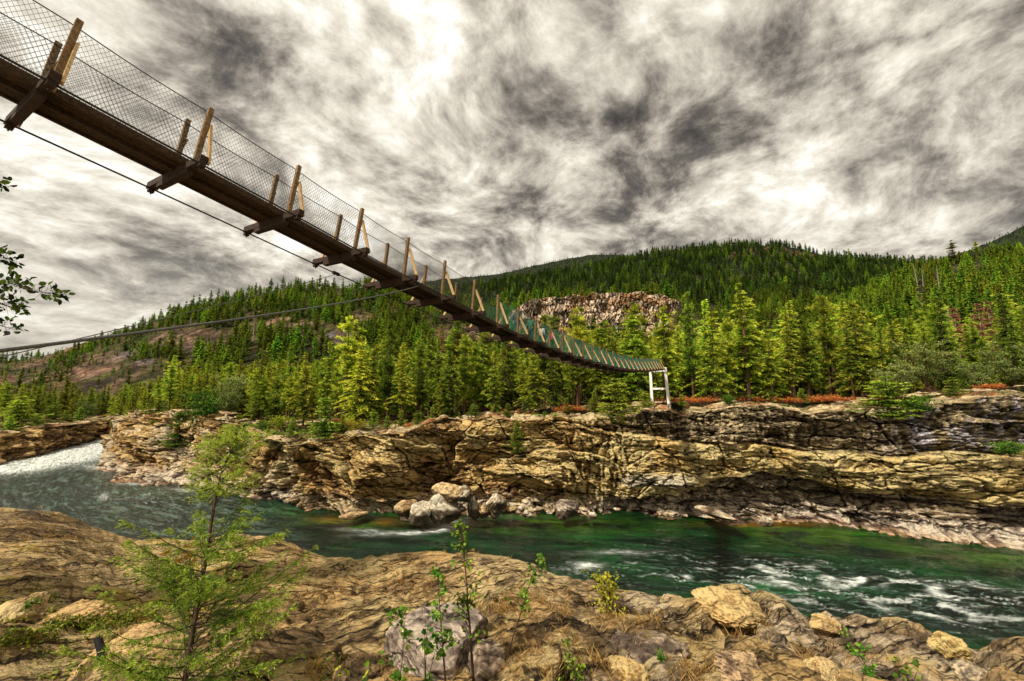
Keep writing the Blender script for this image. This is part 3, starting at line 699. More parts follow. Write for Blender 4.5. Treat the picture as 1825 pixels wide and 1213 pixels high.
# ------------------------------------------------------------------ the near bank under the camera
EDGE = [(-500, 900, 15.5), (-120, 897, 15.2), (0, 900, 15), (60, 903, 14.5), (120, 915, 14), (160, 935, 13), (215, 950, 12.5), (330, 955, 12), (450, 956, 11), (520, 965, 10.5), (570, 980, 10), (620, 978, 9.8),
        (700, 985, 9.2), (780, 982, 8.8), (860, 980, 8.3), (910, 978, 8), (950, 990, 7.8), (985, 1010, 7.6), (1040, 1030, 7.4), (1100, 1045, 7.1), (1170, 1050, 6.9), (1220, 1068, 6.6),
        (1245, 1075, 6.5), (1290, 1060, 6.4), (1340, 1065, 6.3), (1400, 1090, 6.1), (1430, 1107, 6), (1455, 1122, 5.9), (1475, 1108, 5.9), (1510, 1115, 5.8), (1560, 1130, 5.7), (1620, 1120, 5.7), (1670, 1135, 5.6),
        (1710, 1145, 5.5), (1760, 1140, 5.5), (1825, 1145, 5.5), (2000, 1160, 5.3), (2600, 1200, 5)]
EP = np.array([P(*e) for e in EDGE]); EA = EP[:, 0]/EP[:, 1]
def edgeYZ(a): return np.interp(a, EA, EP[:, 1]), np.interp(a, EA, EP[:, 2])
def bank_base(a, Y):
    R, ze = edgeYZ(a)
    f = (Y-1.9)/(R-1.9)
    z0 = CAMZ-1.62
    return z0+(ze-z0)*np.clip(f, -.6, 1.0)**1.0 if False else z0+(ze-z0)*np.clip(f, -.6, 1.0)
def near_bank(a, Y, full=False):
    X = a*Y; R, ze = edgeYZ(a)
    R = R+0*Y; px = 912.5+735*a
    z = bank_base(a, Y)
    inside = ss(0, .8, R-Y)
    # tilted slabs on the left, swirled gneiss in the middle, rounded knuckles on the right
    wl = 1-ss(480, 620, px+30*vn(Y, X*0, 5)); wr = ss(900, 1150, px); wm = np.clip(1-wl-wr, 0, 1)
    wx = X+.5*fbm(X/2.2, Y/2.2, 4, 201); wy = Y+.5*fbm(X/2.2+9, Y/2.2, 4, 202)
    sl = (wy*.93-wx*.34)+.25*fbm(X/3, Y/3, 3, 203)
    q = sl/.62; qi = np.floor(q); qf = q-qi
    stepA = (h2(qi, np.floor(X/2.5+qi*.4), 204)-.5)*.10+.17*(ss(0,.3,qf)*(1-.8*qf)-.4)
    q2 = sl/.17+.6*fbm(X/1.1, Y/1.1, 3, 205); qi2 = np.floor(q2); qf2 = q2-qi2
    stepB = (h2(qi2, np.floor(X/1.1+qi2*.4), 206)-.5)*.035+.04*(ss(0,.35,qf2)*(1-.8*qf2)-.4)
    swx = X*1.0+1.1*fbm(X/1.6, Y/1.6, 4, 207); swy = Y+1.1*fbm(X/1.6+4, Y/1.6+8, 4, 208)
    band = np.sin(swy*15+swx*4+3*fbm(swx/1.0, swy/1.0, 4, 209)); band2 = np.sin(swy*40+swx*9+6*fbm(swx/.8, swy/.8, 4, 219))
    f1, f2, cid = worley((X+.3*fbm(X, Y, 3, 210))/.95, (Y+.3*fbm(X+5, Y, 3, 211))/1.25, 212)
    dome = np.clip(1-f1*1.1, 0, 1); e = 1-ss(.02, .16, f2-f1)
    g1, g2, cid2 = worley(X/.30, Y/.36, 213); e2 = 1-ss(.03, .2, g2-g1)
    K1, k1, kc1 = facets((wx*.94+wy*.34)/2.6, sl/.75, 241); K2, k2, kc2 = facets((wx*.94+wy*.34)/1.1, sl/.27, 242)
    J1, j1, jc1 = facets(wx/1.15, wy/.95, 243); J2, j2, jc2 = facets(wx/.42, wy/.34, 244); J3, j3, jc3 = facets(X/.10, Y/.10, 245)
    kk1 = 1-ss(0, .045, k1); kk2 = 1-ss(0, .07, k2); jj1 = 1-ss(0, .05, j1); jj2 = (1-ss(0, .07, j2))*ss(-.15, .3, fbm(X/.9, Y/.9, 3, 246))
    h = fbm(X/1.7, Y/1.7, 5, 214)*.17+ridged(X/.9+.3*cid, Y/.7, 4, 215)*.07+fbm(X/.09, Y/.09, 3, 216)*.010
    gn = np.sin(sl*55+5*fbm(X/.7, Y/.9, 4, 217))
    h = h+wl*(stepA+stepB)*ss(0, .6, (R-Y)+.2)+wm*(.03*band+.009*band2+.06*(dome-.5))+wr*(.26*(dome**.8)-.10*e+.05*(cid-.5)+.006*gn+.09*J1)
    h = h+wl*(.085*K1+.03*K2-.05*kk1-.02*kk2)+(wm*.8+wr*.6)*(.14*J1+.045*J2-.08*jj1-.02*jj2)+.007*J3
    h = np.where(h > 0, h*(.25+.75*ss(0, 1.6, R-Y)), h*np.clip(.35+.65*inside, 0, 1))
    z = z+h
    rn = (fbm(a*9+3, a*0, 3, 220)*.25)
    over = np.clip(Y-(R+rn*.3), 0, None)
    z = z-over**1.15*2.6-.22*ss(-.7, .2, Y-R)+fbm(X/1.2, Y/1.2, 4, 221)*.4*np.clip(over, 0, 1)
    z = np.maximum(z, -2)
    if not full: return z
    dark = ss(.35, .9, -band)*.55
    Xc = X+z*.9; Yc = Y+z*2.6; n = fbm(Xc/1.1, Yc/1.1, 5, 230); n2 = fbm(Xc/.22, Yc/.22, 4, 231); n3 = fbm(Xc/.06, Yc/.06, 3, 232)
    tan = mixc(lin(164, 134, 86), lin(232, 204, 142), ss(-.5, .6, n+.4*n2))
    grey = mixc(lin(104, 92, 78), lin(206, 184, 150), ss(-.5, .6, n2+.3*n3+.2*n))
    brown = mixc(lin(84, 70, 52), lin(176, 150, 108), ss(-.4, .6, n2+.4*n3))
    c = tan
    lines = ss(.5, .95, np.sin(sl*62+7*fbm(X/.6, Y/.8, 4, 233)))*ss(-.3, .3, n)
    c = mixc(c, lin(70, 50, 32), wl*lines*.75)
    c = mixc(c, brown, wl*np.clip((1-ss(.02, .14, qf))*.9+(1-ss(.03, .22, qf2))*.5, 0, 1)*.9)
    c = mixc(c, brown, wl*ss(250, 60, px)*ss(8.0, 10.5, Y)*.85)
    c = mixc(c, brown, wl*ss(.3, .7, fbm(X/1.8+7, Y/.9, 4, 234))*.6)
    c = mixc(c, lin(236, 206, 92), wl*ss(.42, .6, fbm(X/1.2+2, Y/.5, 3, 235))*.6)
    c = mixc(c, lin(76, 58, 40), wm*np.clip(ss(.1, .9, band2)*.75+dark*.8, 0, 1)*ss(-.6, .2, n+.3)*.85)
    c = mixc(c, brown, wm*ss(.3, .75, fbm(X/1.2+17, Y/1.2, 4, 236))*.8)
    c = mixc(c, mixc(grey, tan, ss(.35, .75, dome+.5*(cid-.5)+.15*n)), wr*.92)
    c = mixc(c, lin(70, 50, 34), wr*ss(.5, .95, gn)*.45*ss(-.2, .4, n))
    c = mixc(c, lin(28, 21, 15), wr*np.clip(e*.7+e2*.2*(cid < .5), 0, 1))
    c = mixc(c, lin(120, 88, 50), ss(.45, .8, fbm(X/.8+31, Y/.8, 4, 237))*.4*np.clip(wm+wr, 0, 1))
    c = mixc(c, lin(60, 48, 34), ss(.35, .8, -n2-.4*n3)*.5); c = mixc(c, lin(238, 214, 150), ss(.3, .8, n2+.4*n3-.1)*.5)
    px_, py_ = proj(X, Y, z)
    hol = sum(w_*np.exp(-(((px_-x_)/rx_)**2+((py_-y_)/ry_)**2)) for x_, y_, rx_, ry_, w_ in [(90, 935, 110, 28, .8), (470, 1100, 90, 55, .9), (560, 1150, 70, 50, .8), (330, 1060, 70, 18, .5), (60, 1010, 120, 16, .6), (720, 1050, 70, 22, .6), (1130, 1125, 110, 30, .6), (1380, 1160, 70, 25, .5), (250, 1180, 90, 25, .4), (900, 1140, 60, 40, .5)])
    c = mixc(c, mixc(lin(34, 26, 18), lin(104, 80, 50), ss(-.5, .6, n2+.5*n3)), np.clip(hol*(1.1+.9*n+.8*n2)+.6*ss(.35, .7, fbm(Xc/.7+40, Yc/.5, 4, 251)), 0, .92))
    ck = np.clip(wl*(kk1*.9+kk2*.6)+(wm+wr)*(jj1*.85+jj2*.6), 0, 1)
    c = c*(.60+.66*(wl*kc1+(1-wl)*jc1))[..., None]*(.88+.24*(wl*kc2+(1-wl)*jc2))[..., None]
    c = capc(c*1.8); c = mixc(c, lin(30, 22, 14), ck*.85)
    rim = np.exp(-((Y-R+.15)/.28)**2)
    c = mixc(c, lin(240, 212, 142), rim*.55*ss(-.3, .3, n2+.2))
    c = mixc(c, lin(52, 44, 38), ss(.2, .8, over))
    return z, c
def build_near():
    na, nY = 1300, 560
    a = np.concatenate([np.linspace(-3.2, -1.32, 60)[:-1], np.linspace(-1.32, 1.32, na-120), np.linspace(1.32, 3.2, 60)[1:]])[:, None]; na = len(a)
    R, _ = edgeYZ(a)
    k = np.concatenate([np.linspace(0, .93, nY-90)[:-1], np.linspace(.93, 1.6, 91)])[None]; nY = k.shape[1]
    Y = 1.25*((R)/1.25)**k
    a2 = np.broadcast_to(a, Y.shape)
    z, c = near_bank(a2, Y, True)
    # the broken edges are a few centimetres wide, never one mesh row
    for _ in range(3):
        z[:, 1:-1] = (z[:, :-2]+2*z[:, 1:-1]+z[:, 2:])/4; z[1:-1] = (z[:-2]+2*z[1:-1]+z[2:])/4
    c[:, 1:-1] = (c[:, :-2]+2*c[:, 1:-1]+c[:, 2:])/4; c[1:-1] = (c[:-2]+2*c[1:-1]+c[2:])/4
    sl = np.abs(np.gradient(z, axis=1)/np.gradient(Y, axis=1)); steep = ss(.32, .8, sl)*(Y < R-.1)
    mean = np.array(lin(104, 84, 58))
    c = mixc(c, mean*np.ones_like(c), steep*.6)
    V = np.stack([a2*Y, Y, z], -1)
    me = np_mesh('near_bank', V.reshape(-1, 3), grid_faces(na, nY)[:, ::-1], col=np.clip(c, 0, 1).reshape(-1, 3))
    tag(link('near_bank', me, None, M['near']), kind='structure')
    # ground the photographer stands on, behind the fan
    xs = np.linspace(-14, 14, 120)[:, None]; ys = np.linspace(-8, 1.6, 60)[None]
    X = xs+0*ys; Y = ys+0*xs
    Z = CAMZ-1.62+.14*fbm(X/1.7, Y/1.7, 4, 214)-.3*ss(.2, 1.6, Y)-.15*ss(4, 14, abs(X))
    c = mixc(lin(120, 92, 58), lin(200, 168, 112), ss(-.5, .5, fbm(X/.4, Y/.4, 4, 3)))
    me = np_mesh('bank_top', np.stack([X, Y, Z], -1).reshape(-1, 3), grid_faces(120, 60)[:, ::-1], col=c.reshape(-1, 3))
    tag(link('bank_top', me, None, M['near']), kind='structure')
_GA = np.linspace(-1.7, 1.7, 900); _GY = np.linspace(1.2, 16.5, 800)
_GZ = near_bank(_GA[:, None], _GY[None, :]+0*_GA[:, None])
def gz_(a, Y):
    i = np.clip((a-_GA[0])/(_GA[1]-_GA[0]), 0, len(_GA)-1.001); j = np.clip((Y-_GY[0])/(_GY[1]-_GY[0]), 0, len(_GY)-1.001)
    i0 = i.astype(int); j0 = j.astype(int); u = i-i0; v = j-j0
    return (_GZ[i0, j0]*(1-v)+_GZ[i0, j0+1]*v)*(1-u)+(_GZ[i0+1, j0]*(1-v)+_GZ[i0+1, j0+1]*v)*u
def ground_z(x, y): return float(gz_(np.array([x/y]), np.array([float(y)]))[0])
def gp(px, py):                                   # where a sight line meets the near bank
    r = ray(px, py); Y = np.linspace(1.3, 16, 900); X = Y*r[0]/r[1]; Z = CAMZ+Y*r[2]/r[1]
    g = gz_(X/Y, Y); i = np.argmax(Z < g)
    return np.array([X[i], Y[i], g[i]])

# ------------------------------------------------------------------ river
def build_river():
    na, nY = 1100, 620
    a = np.linspace(-1.9, 1.9, na)[:, None]; Y = 9*(165/9)**np.linspace(0, 1, nY)[None]
    X = a*Y; Y = Y+0*a
    cp = np.array([(-190, 200), (-140, 150), (-112, 118), (-88, 88), (-60, 62), (-30, 46), (0, 38), (30, 33), (60, 26), (100, 12), (150, -10)], float)
    L = np.concatenate([[0], np.cumsum(np.linalg.norm(np.diff(cp, axis=0), axis=1))])
    s = np.linspace(0, L[-1], 240); c = np.stack([np.interp(s, L, cp[:, i]) for i in range(2)], 1)
    for _ in range(40): c[1:-1] = (c[:-2]+c[2:]+2*c[1:-1])/4
    d = np.gradient(c, axis=0); d /= np.linalg.norm(d, axis=1)[:, None]
    best = np.full(X.shape, 1e9); U = np.zeros(X.shape); Vv = np.zeros(X.shape)
    for i in range(len(s)):
        dx = X-c[i, 0]; dy = Y-c[i, 1]; D = dx*dx+dy*dy; m = D < best
        best = np.where(m, D, best); U = np.where(m, s[i]+dx*d[i, 0]+dy*d[i, 1], U); Vv = np.where(m, -dx*d[i, 1]+dy*d[i, 0], Vv)
    px, py = proj(X, Y, 0*X)
    BW = np.array([G(b[0], b[1], 0) for b, t in CL[3:]]); Ab = BW[:, 0]/BW[:, 1]
    far = np.interp(a, Ab, BW[:, 1])-Y
    uu = U+1.6*fbm(U/7, Vv/4, 4, 301); vv = Vv+1.1*fbm(U/6+3, Vv/3.5, 4, 302)
    rd = ridged(uu/5.5, vv/1.15, 5, 303); rd2 = ridged(uu/1.6, vv/.34, 4, 304)
    def blob(x, y, rx, ry, w, sk=0): return w*np.exp(-(((px-x)/rx)**2+((py-y-(px-x)*sk)/ry)**2))
    turb = sum(blob(*b) for b in [(1500, 1045, 330, 40, .9, .05), (1700, 1085, 280, 45, .8, .12), (1060, 1015, 60, 16, .7, .1), (1300, 1020, 140, 25, .7, .03), (300, 900, 200, 32, .4, .12), (1150, 975, 90, 18, .25, 0)])
    foam = ss(.60, .80, rd*.62+rd2*.36+.10*turb)*np.clip(turb, 0, 1)*.68
    foam += sum(blob(*b) for b in [(1665, 1052, 11, 6, 1.6, 0), (1678, 1062, 18, 4, 1.5, .2), (1480, 1036, 14, 7, 1.3, 0), (1520, 1040, 30, 3.5, 1.2, -.25), (1565, 1078, 22, 4, .9, .3), (1390, 1040, 35, 5, .9, .1), (1225, 1027, 8, 4, 1.1, .4), (1050, 1008, 22, 5, 1.1, 0),
                                  (1600, 1038, 30, 3, .8, -.2), (1740, 1045, 40, 4, .6, .1), (800, 938, 26, 5, 1.2, -.25), (770, 945, 50, 3.5, .9, -.12), (650, 945, 40, 3, .4, .05), (372, 868, 16, 4, 1.4, 0), (335, 873, 26, 2.5, .9, .05), (240, 862, 22, 2.5, .7, 0),
                                  (185, 885, 8, 5, .7, 0), (1100, 985, 60, 4, .3, 0), (700, 950, 60, 3, .4, -.05)])*(.45+.9*rd2)
    rap = np.clip(blob(150, 806, 80, 14, 1.5, -.22)+blob(60, 826, 90, 10, 1.3, -.16)+blob(195, 792, 30, 12, 1.4, -.3)+blob(0, 838, 60, 6, .8, -.1)+blob(180, 832, 30, 5, .6, 0), 0, 1.4)
    foam = foam+rap*(.45+.5*rd2+.5*rd)
    sh = sum(blob(*b) for b in [(920, 935, 190, 14, .8), (1430, 955, 120, 26, 1.0, .03), (1560, 970, 160, 14, .6, .12), (630, 930, 70, 14, .9), (560, 930, 90, 10, .4), (1780, 1000, 90, 20, .7, .1), (480, 915, 60, 10, .5), (1150, 935, 100, 14, .4), (330, 880, 60, 7, .5)])
    sh = np.clip(sh*(.65+.9*fbm(X/3.5, Y/2.2, 4, 305)), 0, 1)
    sed = np.clip(sum(blob(*b) for b in [(590, 926, 35, 6, .6), (1370, 934, 90, 4, .9), (690, 930, 25, 7, .6)]), 0, 1)
    greyw = (1-ss(330, 620, px))*.6
    Z = .16*fbm(uu/2.2, vv/.9, 4, 306)*(.35+turb)+.10*rd2*turb+.12*foam*np.clip(rap, 0, 1)*rd+.03*fbm(X/.8, Y/.8, 3, 307)
    foam = np.clip(foam, 0, 1)
    me = np_mesh('river', np.stack([X, Y, Z], -1).reshape(-1, 3), grid_faces(na, nY)[:, ::-1], attrs=dict(foam=foam, shallow=sh, silt=sed, grey=greyw, fu=U, fv=Vv, turb=np.clip(turb, 0, 1)))
    m, nt, b = new_mat('river_water'); Lk = nt.links
    A = {k: N(nt, 'ShaderNodeAttribute', attribute_name=k) for k in ('foam', 'shallow', 'silt', 'grey', 'fu', 'fv', 'turb')}
    cv = N(nt, 'ShaderNodeCombineXYZ'); Lk.new(A['fu'].outputs['Fac'], cv.inputs[0]); Lk.new(A['fv'].outputs['Fac'], cv.inputs[1])
    mp = N(nt, 'ShaderNodeMapping'); mp.inputs['Scale'].default_value = (.42, 1.7, 1); Lk.new(cv.outputs[0], mp.inputs[0])
    n1 = N(nt, 'ShaderNodeTexNoise'); n1.inputs['Scale'].default_value = 1.3; n1.inputs['Detail'].default_value = 9; n1.inputs['Roughness'].default_value = .66; n1.inputs['Distortion'].default_value = 1.4
    Lk.new(mp.outputs[0], n1.inputs['Vector'])
    n2 = N(nt, 'ShaderNodeTexNoise'); n2.inputs['Scale'].default_value = .16; n2.inputs['Detail'].default_value = 3; Lk.new(mp.outputs[0], n2.inputs['Vector'])
    def mx(f, a_, b_):
        x = N(nt, 'ShaderNodeMix', data_type='RGBA')
        if hasattr(f, 'links'): Lk.new(f, x.inputs[0])
        else: x.inputs[0].default_value = f
        for i, q in ((6, a_), (7, b_)):
            if hasattr(q, 'links'): Lk.new(q, x.inputs[i])
            else: x.inputs[i].default_value = (*q, 1)
        return x.outputs[2]
    deep = ramp(nt, n2.outputs[0], [(.35, lin(3, 16, 7)), (.5, lin(4, 34, 14)), (.68, lin(8, 64, 22))]).outputs[0]
    c = mx(A['shallow'].outputs['Fac'], deep, lin(52, 88, 12))
    c = mx(A['grey'].outputs['Fac'], c, lin(26, 38, 34))
    c = mx(A['silt'].outputs['Fac'], c, lin(120, 78, 18))
    st = ramp(nt, n1.outputs[0], [(.52, 0), (.57, .3), (.66, 1)]).outputs[0]
    mp3 = N(nt, 'ShaderNodeMapping'); mp3.inputs['Scale'].default_value = (.22, .9, 1); Lk.new(cv.outputs[0], mp3.inputs[0])
    n3 = N(nt, 'ShaderNodeTexNoise'); n3.inputs['Scale'].default_value = 1.0; n3.inputs['Detail'].default_value = 8; n3.inputs['Roughness'].default_value = .7; n3.inputs['Distortion'].default_value = .8; Lk.new(mp3.outputs[0], n3.inputs['Vector'])
    c = mul(nt, c, ramp(nt, n3.outputs[0], [(.38, .35), (.5, 1.0), (.62, 1.9)]).outputs[0], .8)
    st3 = ramp(nt, n3.outputs[0], [(.53, 0), (.59, 1)]).outputs[0]
    gm = N(nt, 'ShaderNodeMath', operation='MULTIPLY'); Lk.new(st3, gm.inputs[0]); Lk.new(A['grey'].outputs['Fac'], gm.inputs[1])
    c = mx(gm.outputs[0], c, lin(112, 132, 120))
    tm = N(nt, 'ShaderNodeMath', operation='MULTIPLY'); Lk.new(st, tm.inputs[0])
    ta = N(nt, 'ShaderNodeMath', operation='ADD'); Lk.new(A['turb'].outputs['Fac'], ta.inputs[0]); Lk.new(A['grey'].outputs['Fac'], ta.inputs[1])
    tb = N(nt, 'ShaderNodeMath', operation='MULTIPLY'); Lk.new(ta.outputs[0], tb.inputs[0]); tb.inputs[1].default_value = .55
    Lk.new(tb.outputs[0], tm.inputs[1])
    c = mx(tm.outputs[0], c, lin(136, 172, 152))
    # foam broken up by fine noise
    fs = N(nt, 'ShaderNodeMath', operation='MULTIPLY'); Lk.new(A['foam'].outputs['Fac'], fs.inputs[0])
    fr = ramp(nt, n1.outputs[0], [(.38, .15), (.5, .9), (.65, 1.6)]).outputs[0]; Lk.new(fr, fs.inputs[1]); fs.use_clamp = True
    c = mx(fs.outputs[0], c, (.84, .87, .80))
    Lk.new(c, b.inputs['Base Color'])
    rr = N(nt, 'ShaderNodeMapRange'); Lk.new(fs.outputs[0], rr.inputs[0]); rr.inputs[3].default_value = .12; rr.inputs[4].default_value = .7
    Lk.new(rr.outputs[0], b.inputs['Roughness'])
    b.inputs['Specular IOR Level'].default_value = .32
    bp = N(nt, 'ShaderNodeBump'); bp.inputs['Strength'].default_value = .8; bp.inputs['Distance'].default_value = .4
    hs_ = N(nt, 'ShaderNodeMath', operation='ADD'); Lk.new(n1.outputs[0], hs_.inputs[0]); Lk.new(n3.outputs[0], hs_.inputs[1]); Lk.new(hs_.outputs[0], bp.inputs['Height']); Lk.new(bp.outputs[0], b.inputs['Normal'])
    tag(link('river', me, None, m), kind='structure')
# ------------------------------------------------------------------ the trees
RNG = np.random.default_rng(7)
RND = random.Random(11)
CLEAR = []                                     # sight corridors kept thin in front of distant lone trees
def place_tree(kind, x, y, z, h, label, cat, group=None, name=None, rz=None, var=None, wide=1.0):
    lst = PROTO[kind]; cm, tm, H = lst[RND.randrange(len(lst)) if var is None else var % len(lst)]
    s = h/H
    if y > 100 and kind in ('snag', 'rust_tree', 'pine', 'dark_pine'): CLEAR.append((x/y, y, .010 if kind == 'snag' else .016))
    root = empty(name or {'fir': 'fir_tree', 'spruce': 'spruce_tree', 'pine': 'pine_tree', 'dark_pine': 'pine_tree', 'young_fir': 'young_fir_tree', 'rust_tree': 'rust_coloured_tree',
                          'willow': 'willow_tree', 'bush': 'bush', 'yellow_bush': 'yellow_bush', 'snag': 'dead_tree'}[kind], (x, y, z), RND.uniform(0, 6.28) if rz is None else rz)
    w = s*wide*RND.uniform(.9, 1.1)
    root.scale = (w, w, s)
    tag(root, label, cat, group)
    if cm: link('crown', cm, root)
    link('trunk', tm, root)
    return root
def at_px(kind, px, pyb, pyt, dY, label, cat='tree', group=None, **k):
    """tree standing dY metres behind the rim"""
    a = aof(px); Y = float(Ytop(a))+dY if dY < 900 else dY-1000
    p = P(px, pyb, Y); x, y = p[0], p[1]
    zg = float(terrain(np.array([x/y]), np.array([y]))[0]) if dY > 6 else p[2]
    h = (P(px, pyt, Y)[2]-zg)
    return place_tree(kind, x, y, zg-.15, max(h, .5), label, cat, group, **k)

def specials():
    S = [ # kind, px, base, top, behind the rim, label
     ('fir', 1336, 712, 498, 9, 'tallest yellow-green fir right of the white bridge tower, its tip above the forest', 1.15),
     ('dark_pine', 1236, 710, 520, 12, 'tall dark narrow pine just right of the white bridge tower', .8),
     ('fir', 1275, 712, 545, 9, 'green fir with a bare lower trunk between the dark pine and the tallest fir', 1),
     ('pine', 1482, 712, 520, 12, 'tall dark-crowned pine right of the middle of the right bank forest', .9),
     ('fir', 1410, 712, 556, 10, 'bright fir standing second right of the tallest fir', 1.1),
     ('fir', 1378, 712, 590, 8, 'short bright fir at the right foot of the tallest fir', 1.1),
     ('fir', 1445, 712, 580, 11, 'thin fir left of the tall dark-crowned pine', 1),
     ('fir', 1522, 712, 585, 10, 'sunlit fir leaning over the red brush right of the dark-crowned pine', 1.1),
     ('pine', 1305, 711, 560, 14, 'slender pine behind the gap left of the tallest fir', .9),
     ('pine', 1187, 716, 545, 13, 'green pine rising directly behind the white bridge tower', .9),
     ('fir', 1130, 720, 560, 12, 'broad fir left of the white bridge tower, behind the bridge end', 1.2),
     ('fir', 1075, 722, 565, 12, 'broad fir behind the bridge where the deck sags lowest', 1.2),
     ('pine', 1030, 726, 572, 12, 'bushy pine below the basalt cliff, behind the bridge', 1.1),
     ('spruce', 985, 730, 622, 7, 'dark spruce at the rim under the sagging bridge deck', 1.2),
     ('fir', 950, 733, 625, 7, 'green fir at the rim left of the dark spruce under the bridge', 1.1),
     ('fir', 880, 742, 612, 9, 'yellow-green fir in the centre of the far bank forest', 1.0),
     ('pine', 826, 748, 585, 11, 'tall pine with clumped crown in the centre of the far bank forest', 1.0),
     ('spruce', 800, 750, 622, 8, 'dense dark spruce at the left foot of the tall central pine', 1.1),
     ('fir', 715, 754, 608, 9, 'tall yellow-tipped fir above the arched cliff section', 1.0),
     ('fir', 640, 752, 620, 9, 'broad drooping fir above the left end of the tan cliff', 1.2),
     ('spruce', 540, 756, 640, 9, 'dark spruce behind the young firs on the left headland', 1.1),
     ('spruce', 460, 756, 634, 9, 'large dark fir standing on the left headland', 1.25),
     ('fir', 300, 744, 652, 10, 'layered yellow-green fir at the back of the left headland', 1.35),
     ('willow', 398, 752, 652, 5, 'pale leafy tree with bare twigs between firs on the left headland', .7),
     ('bush', 372, 776, 690, 1.5, 'dark green leafy bush on the slope of the left headland', 1.0),
     ('young_fir', 578, 780, 702, 2, 'bright young fir on the rim above the tan cliff', 1.4),
     ('young_fir', 316, 798, 728, -1.5, 'light green young fir on the rocks of the left headland', 1.3),
     ('young_fir', 268, 790, 745, -1.5, 'small young fir near the tip of the left headland', 1.2),
     ('young_fir', 715, 758, 728, 2, 'small bright young fir at the centre-left rim', 1.3),
     ('young_fir', 745, 758, 730, 2, 'low bright young fir beside a similar one at the rim', 1.4),
     ('young_fir', 690, 762, 738, 2, 'lowest bright young fir at the left of a rim row', 1.5),
     ('young_fir', 922, 806, 748, -1.6, 'small dark green fir growing out of the cliff face', 1.0),
     ('young_fir', 1099, 750, 672, 1, 'young pine on the rim left of the bridge tower', 1.5),
     ('willow', 1600, 716, 640, 5, 'pale grey-green willow on the right rim', 1.1),
     ('willow', 1660, 706, 598, 10, 'broad pale yellow-green tree behind the right rim', 1.0),
     ('willow', 1745, 702, 632, 10, 'pale bushy tree right of the broad yellow-green one', 1.0),
     ('willow', 1810, 698, 600, 10, 'pale green tree at the far right of the rim', 1.0),
     ('young_fir', 1585, 742, 668, 1, 'drooping dark green fir hanging over the rim of the right cliff', 1.8),
     ('bush', 1638, 738, 700, .5, 'low bush trailing over the rim beside the drooping fir', 1.4),
     ('bush', 1300, 722, 700, 2, 'round olive bush on the sandy rim right of the tower', 1.1),
     ('bush', 1500, 748, 735, 1.5, 'low olive bush on the rim of the right cliff', 1.1),
     ('yellow_bush', 1110, 760, 732, .4, 'yellow-green bush hanging on the cliff below the bridge end', 1.1),
     ('yellow_bush', 640, 772, 745, 3, 'yellow-green bush on the rim near the bright young fir', 1.2),
     ('yellow_bush', 500, 765, 738, 4, 'yellow bush between rocks on the left headland', 1.3),
     ('bush', 470, 772, 745, 3, 'small green bush beside the yellow bush on the headland', 1.1),
     ('bush', 1800, 812, 782, -2.5, 'dark bush growing in a recess of the right cliff', 1.3),
     ('bush', 240, 752, 730, 3, 'small bush at the back of the headland tip', 1.2),
     ('willow', 150, 760, 712, 9, 'pale leafy tree on the far left bank by the rapids', 1.0),
     ('young_fir', 92, 764, 716, 7, 'young fir on the far left bank', 1.3),
     ('young_fir', 30, 768, 705, 7, 'tall young fir at the left edge of the far left bank', 1.5),
     ('snag', 1680, 560, 470, 1330, 'bare grey dead trunk standing on the right slope', 1.4),
     ('snag', 1650, 545, 474, 1345, 'shorter bare dead trunk left of the tallest dead one on the right slope', 1.3),
     ('snag', 1638, 530, 468, 1350, 'thin dead trunk furthest left of the dead trees on the right slope', 1.4),
     ('snag', 1708, 650, 545, 1120, 'grey dead tree with fine bare branches among the right slope firs', 1.6),
     ('rust_tree', 1712, 632, 548, 1112, 'pale pink-brown dying fir on the right slope', 1.3),
     ('rust_tree', 1775, 640, 534, 1108, 'tall rust-brown dying fir near the right edge', .9),
     ('rust_tree', 1752, 620, 540, 1122, 'pinkish dying fir left of the tall rust-brown one', 1.1),
     ('rust_tree', 785, 630, 584, 1230, 'orange-brown dead fir on the left hillside below the bridge', 1.2),
     ('snag', 452, 600, 562, 1260, 'bare dead trunk on the rocky left hillside', 2),
     ('snag', 340, 590, 560, 1300, 'dead grey trunk near the ridge of the left hill', 2),
     ('dark_pine', 1700, 462, 428, 1430, 'broad-crowned pine sticking up on the right skyline', 1.5),
     ('pine', 1744, 470, 428, 1430, 'ragged pine on the right skyline below the far dark mountain', 1.1),
     ('pine', 1560, 640, 555, 1130, 'rounded pine crown on the right slope behind the rim trees', 1.3),
    ]
    spots_ = [(345, 768, 738, 2), (425, 768, 735, 3), (520, 772, 742, 3), (610, 768, 735, 4), (665, 764, 728, 4), (770, 752, 722, 4), (845, 746, 716, 5), (905, 742, 715, 4), (1010, 735, 705, 4), (1060, 735, 700, 4), (1150, 728, 695, 4), (1215, 722, 700, 5),
              (15, 772, 740, 5), (60, 768, 735, 6), (115, 762, 730, 6), (140, 760, 725, 6), (225, 752, 728, 4), (1700, 706, 670, 5), (1560, 722, 690, 5), (1430, 718, 690, 7)]
    for i, (px, b, t, dy) in enumerate(spots_): at_px('young_fir', px, b, t, dy, 'small light green young fir among the brush along the far rim', 'tree', 'small young firs along the far rim', wide=1.25)
    for k, px, b, t, dy, lab, w in S:
        at_px(k, px, b, t, dy, lab, 'bush' if 'bush' in k else 'tree', wide=w)

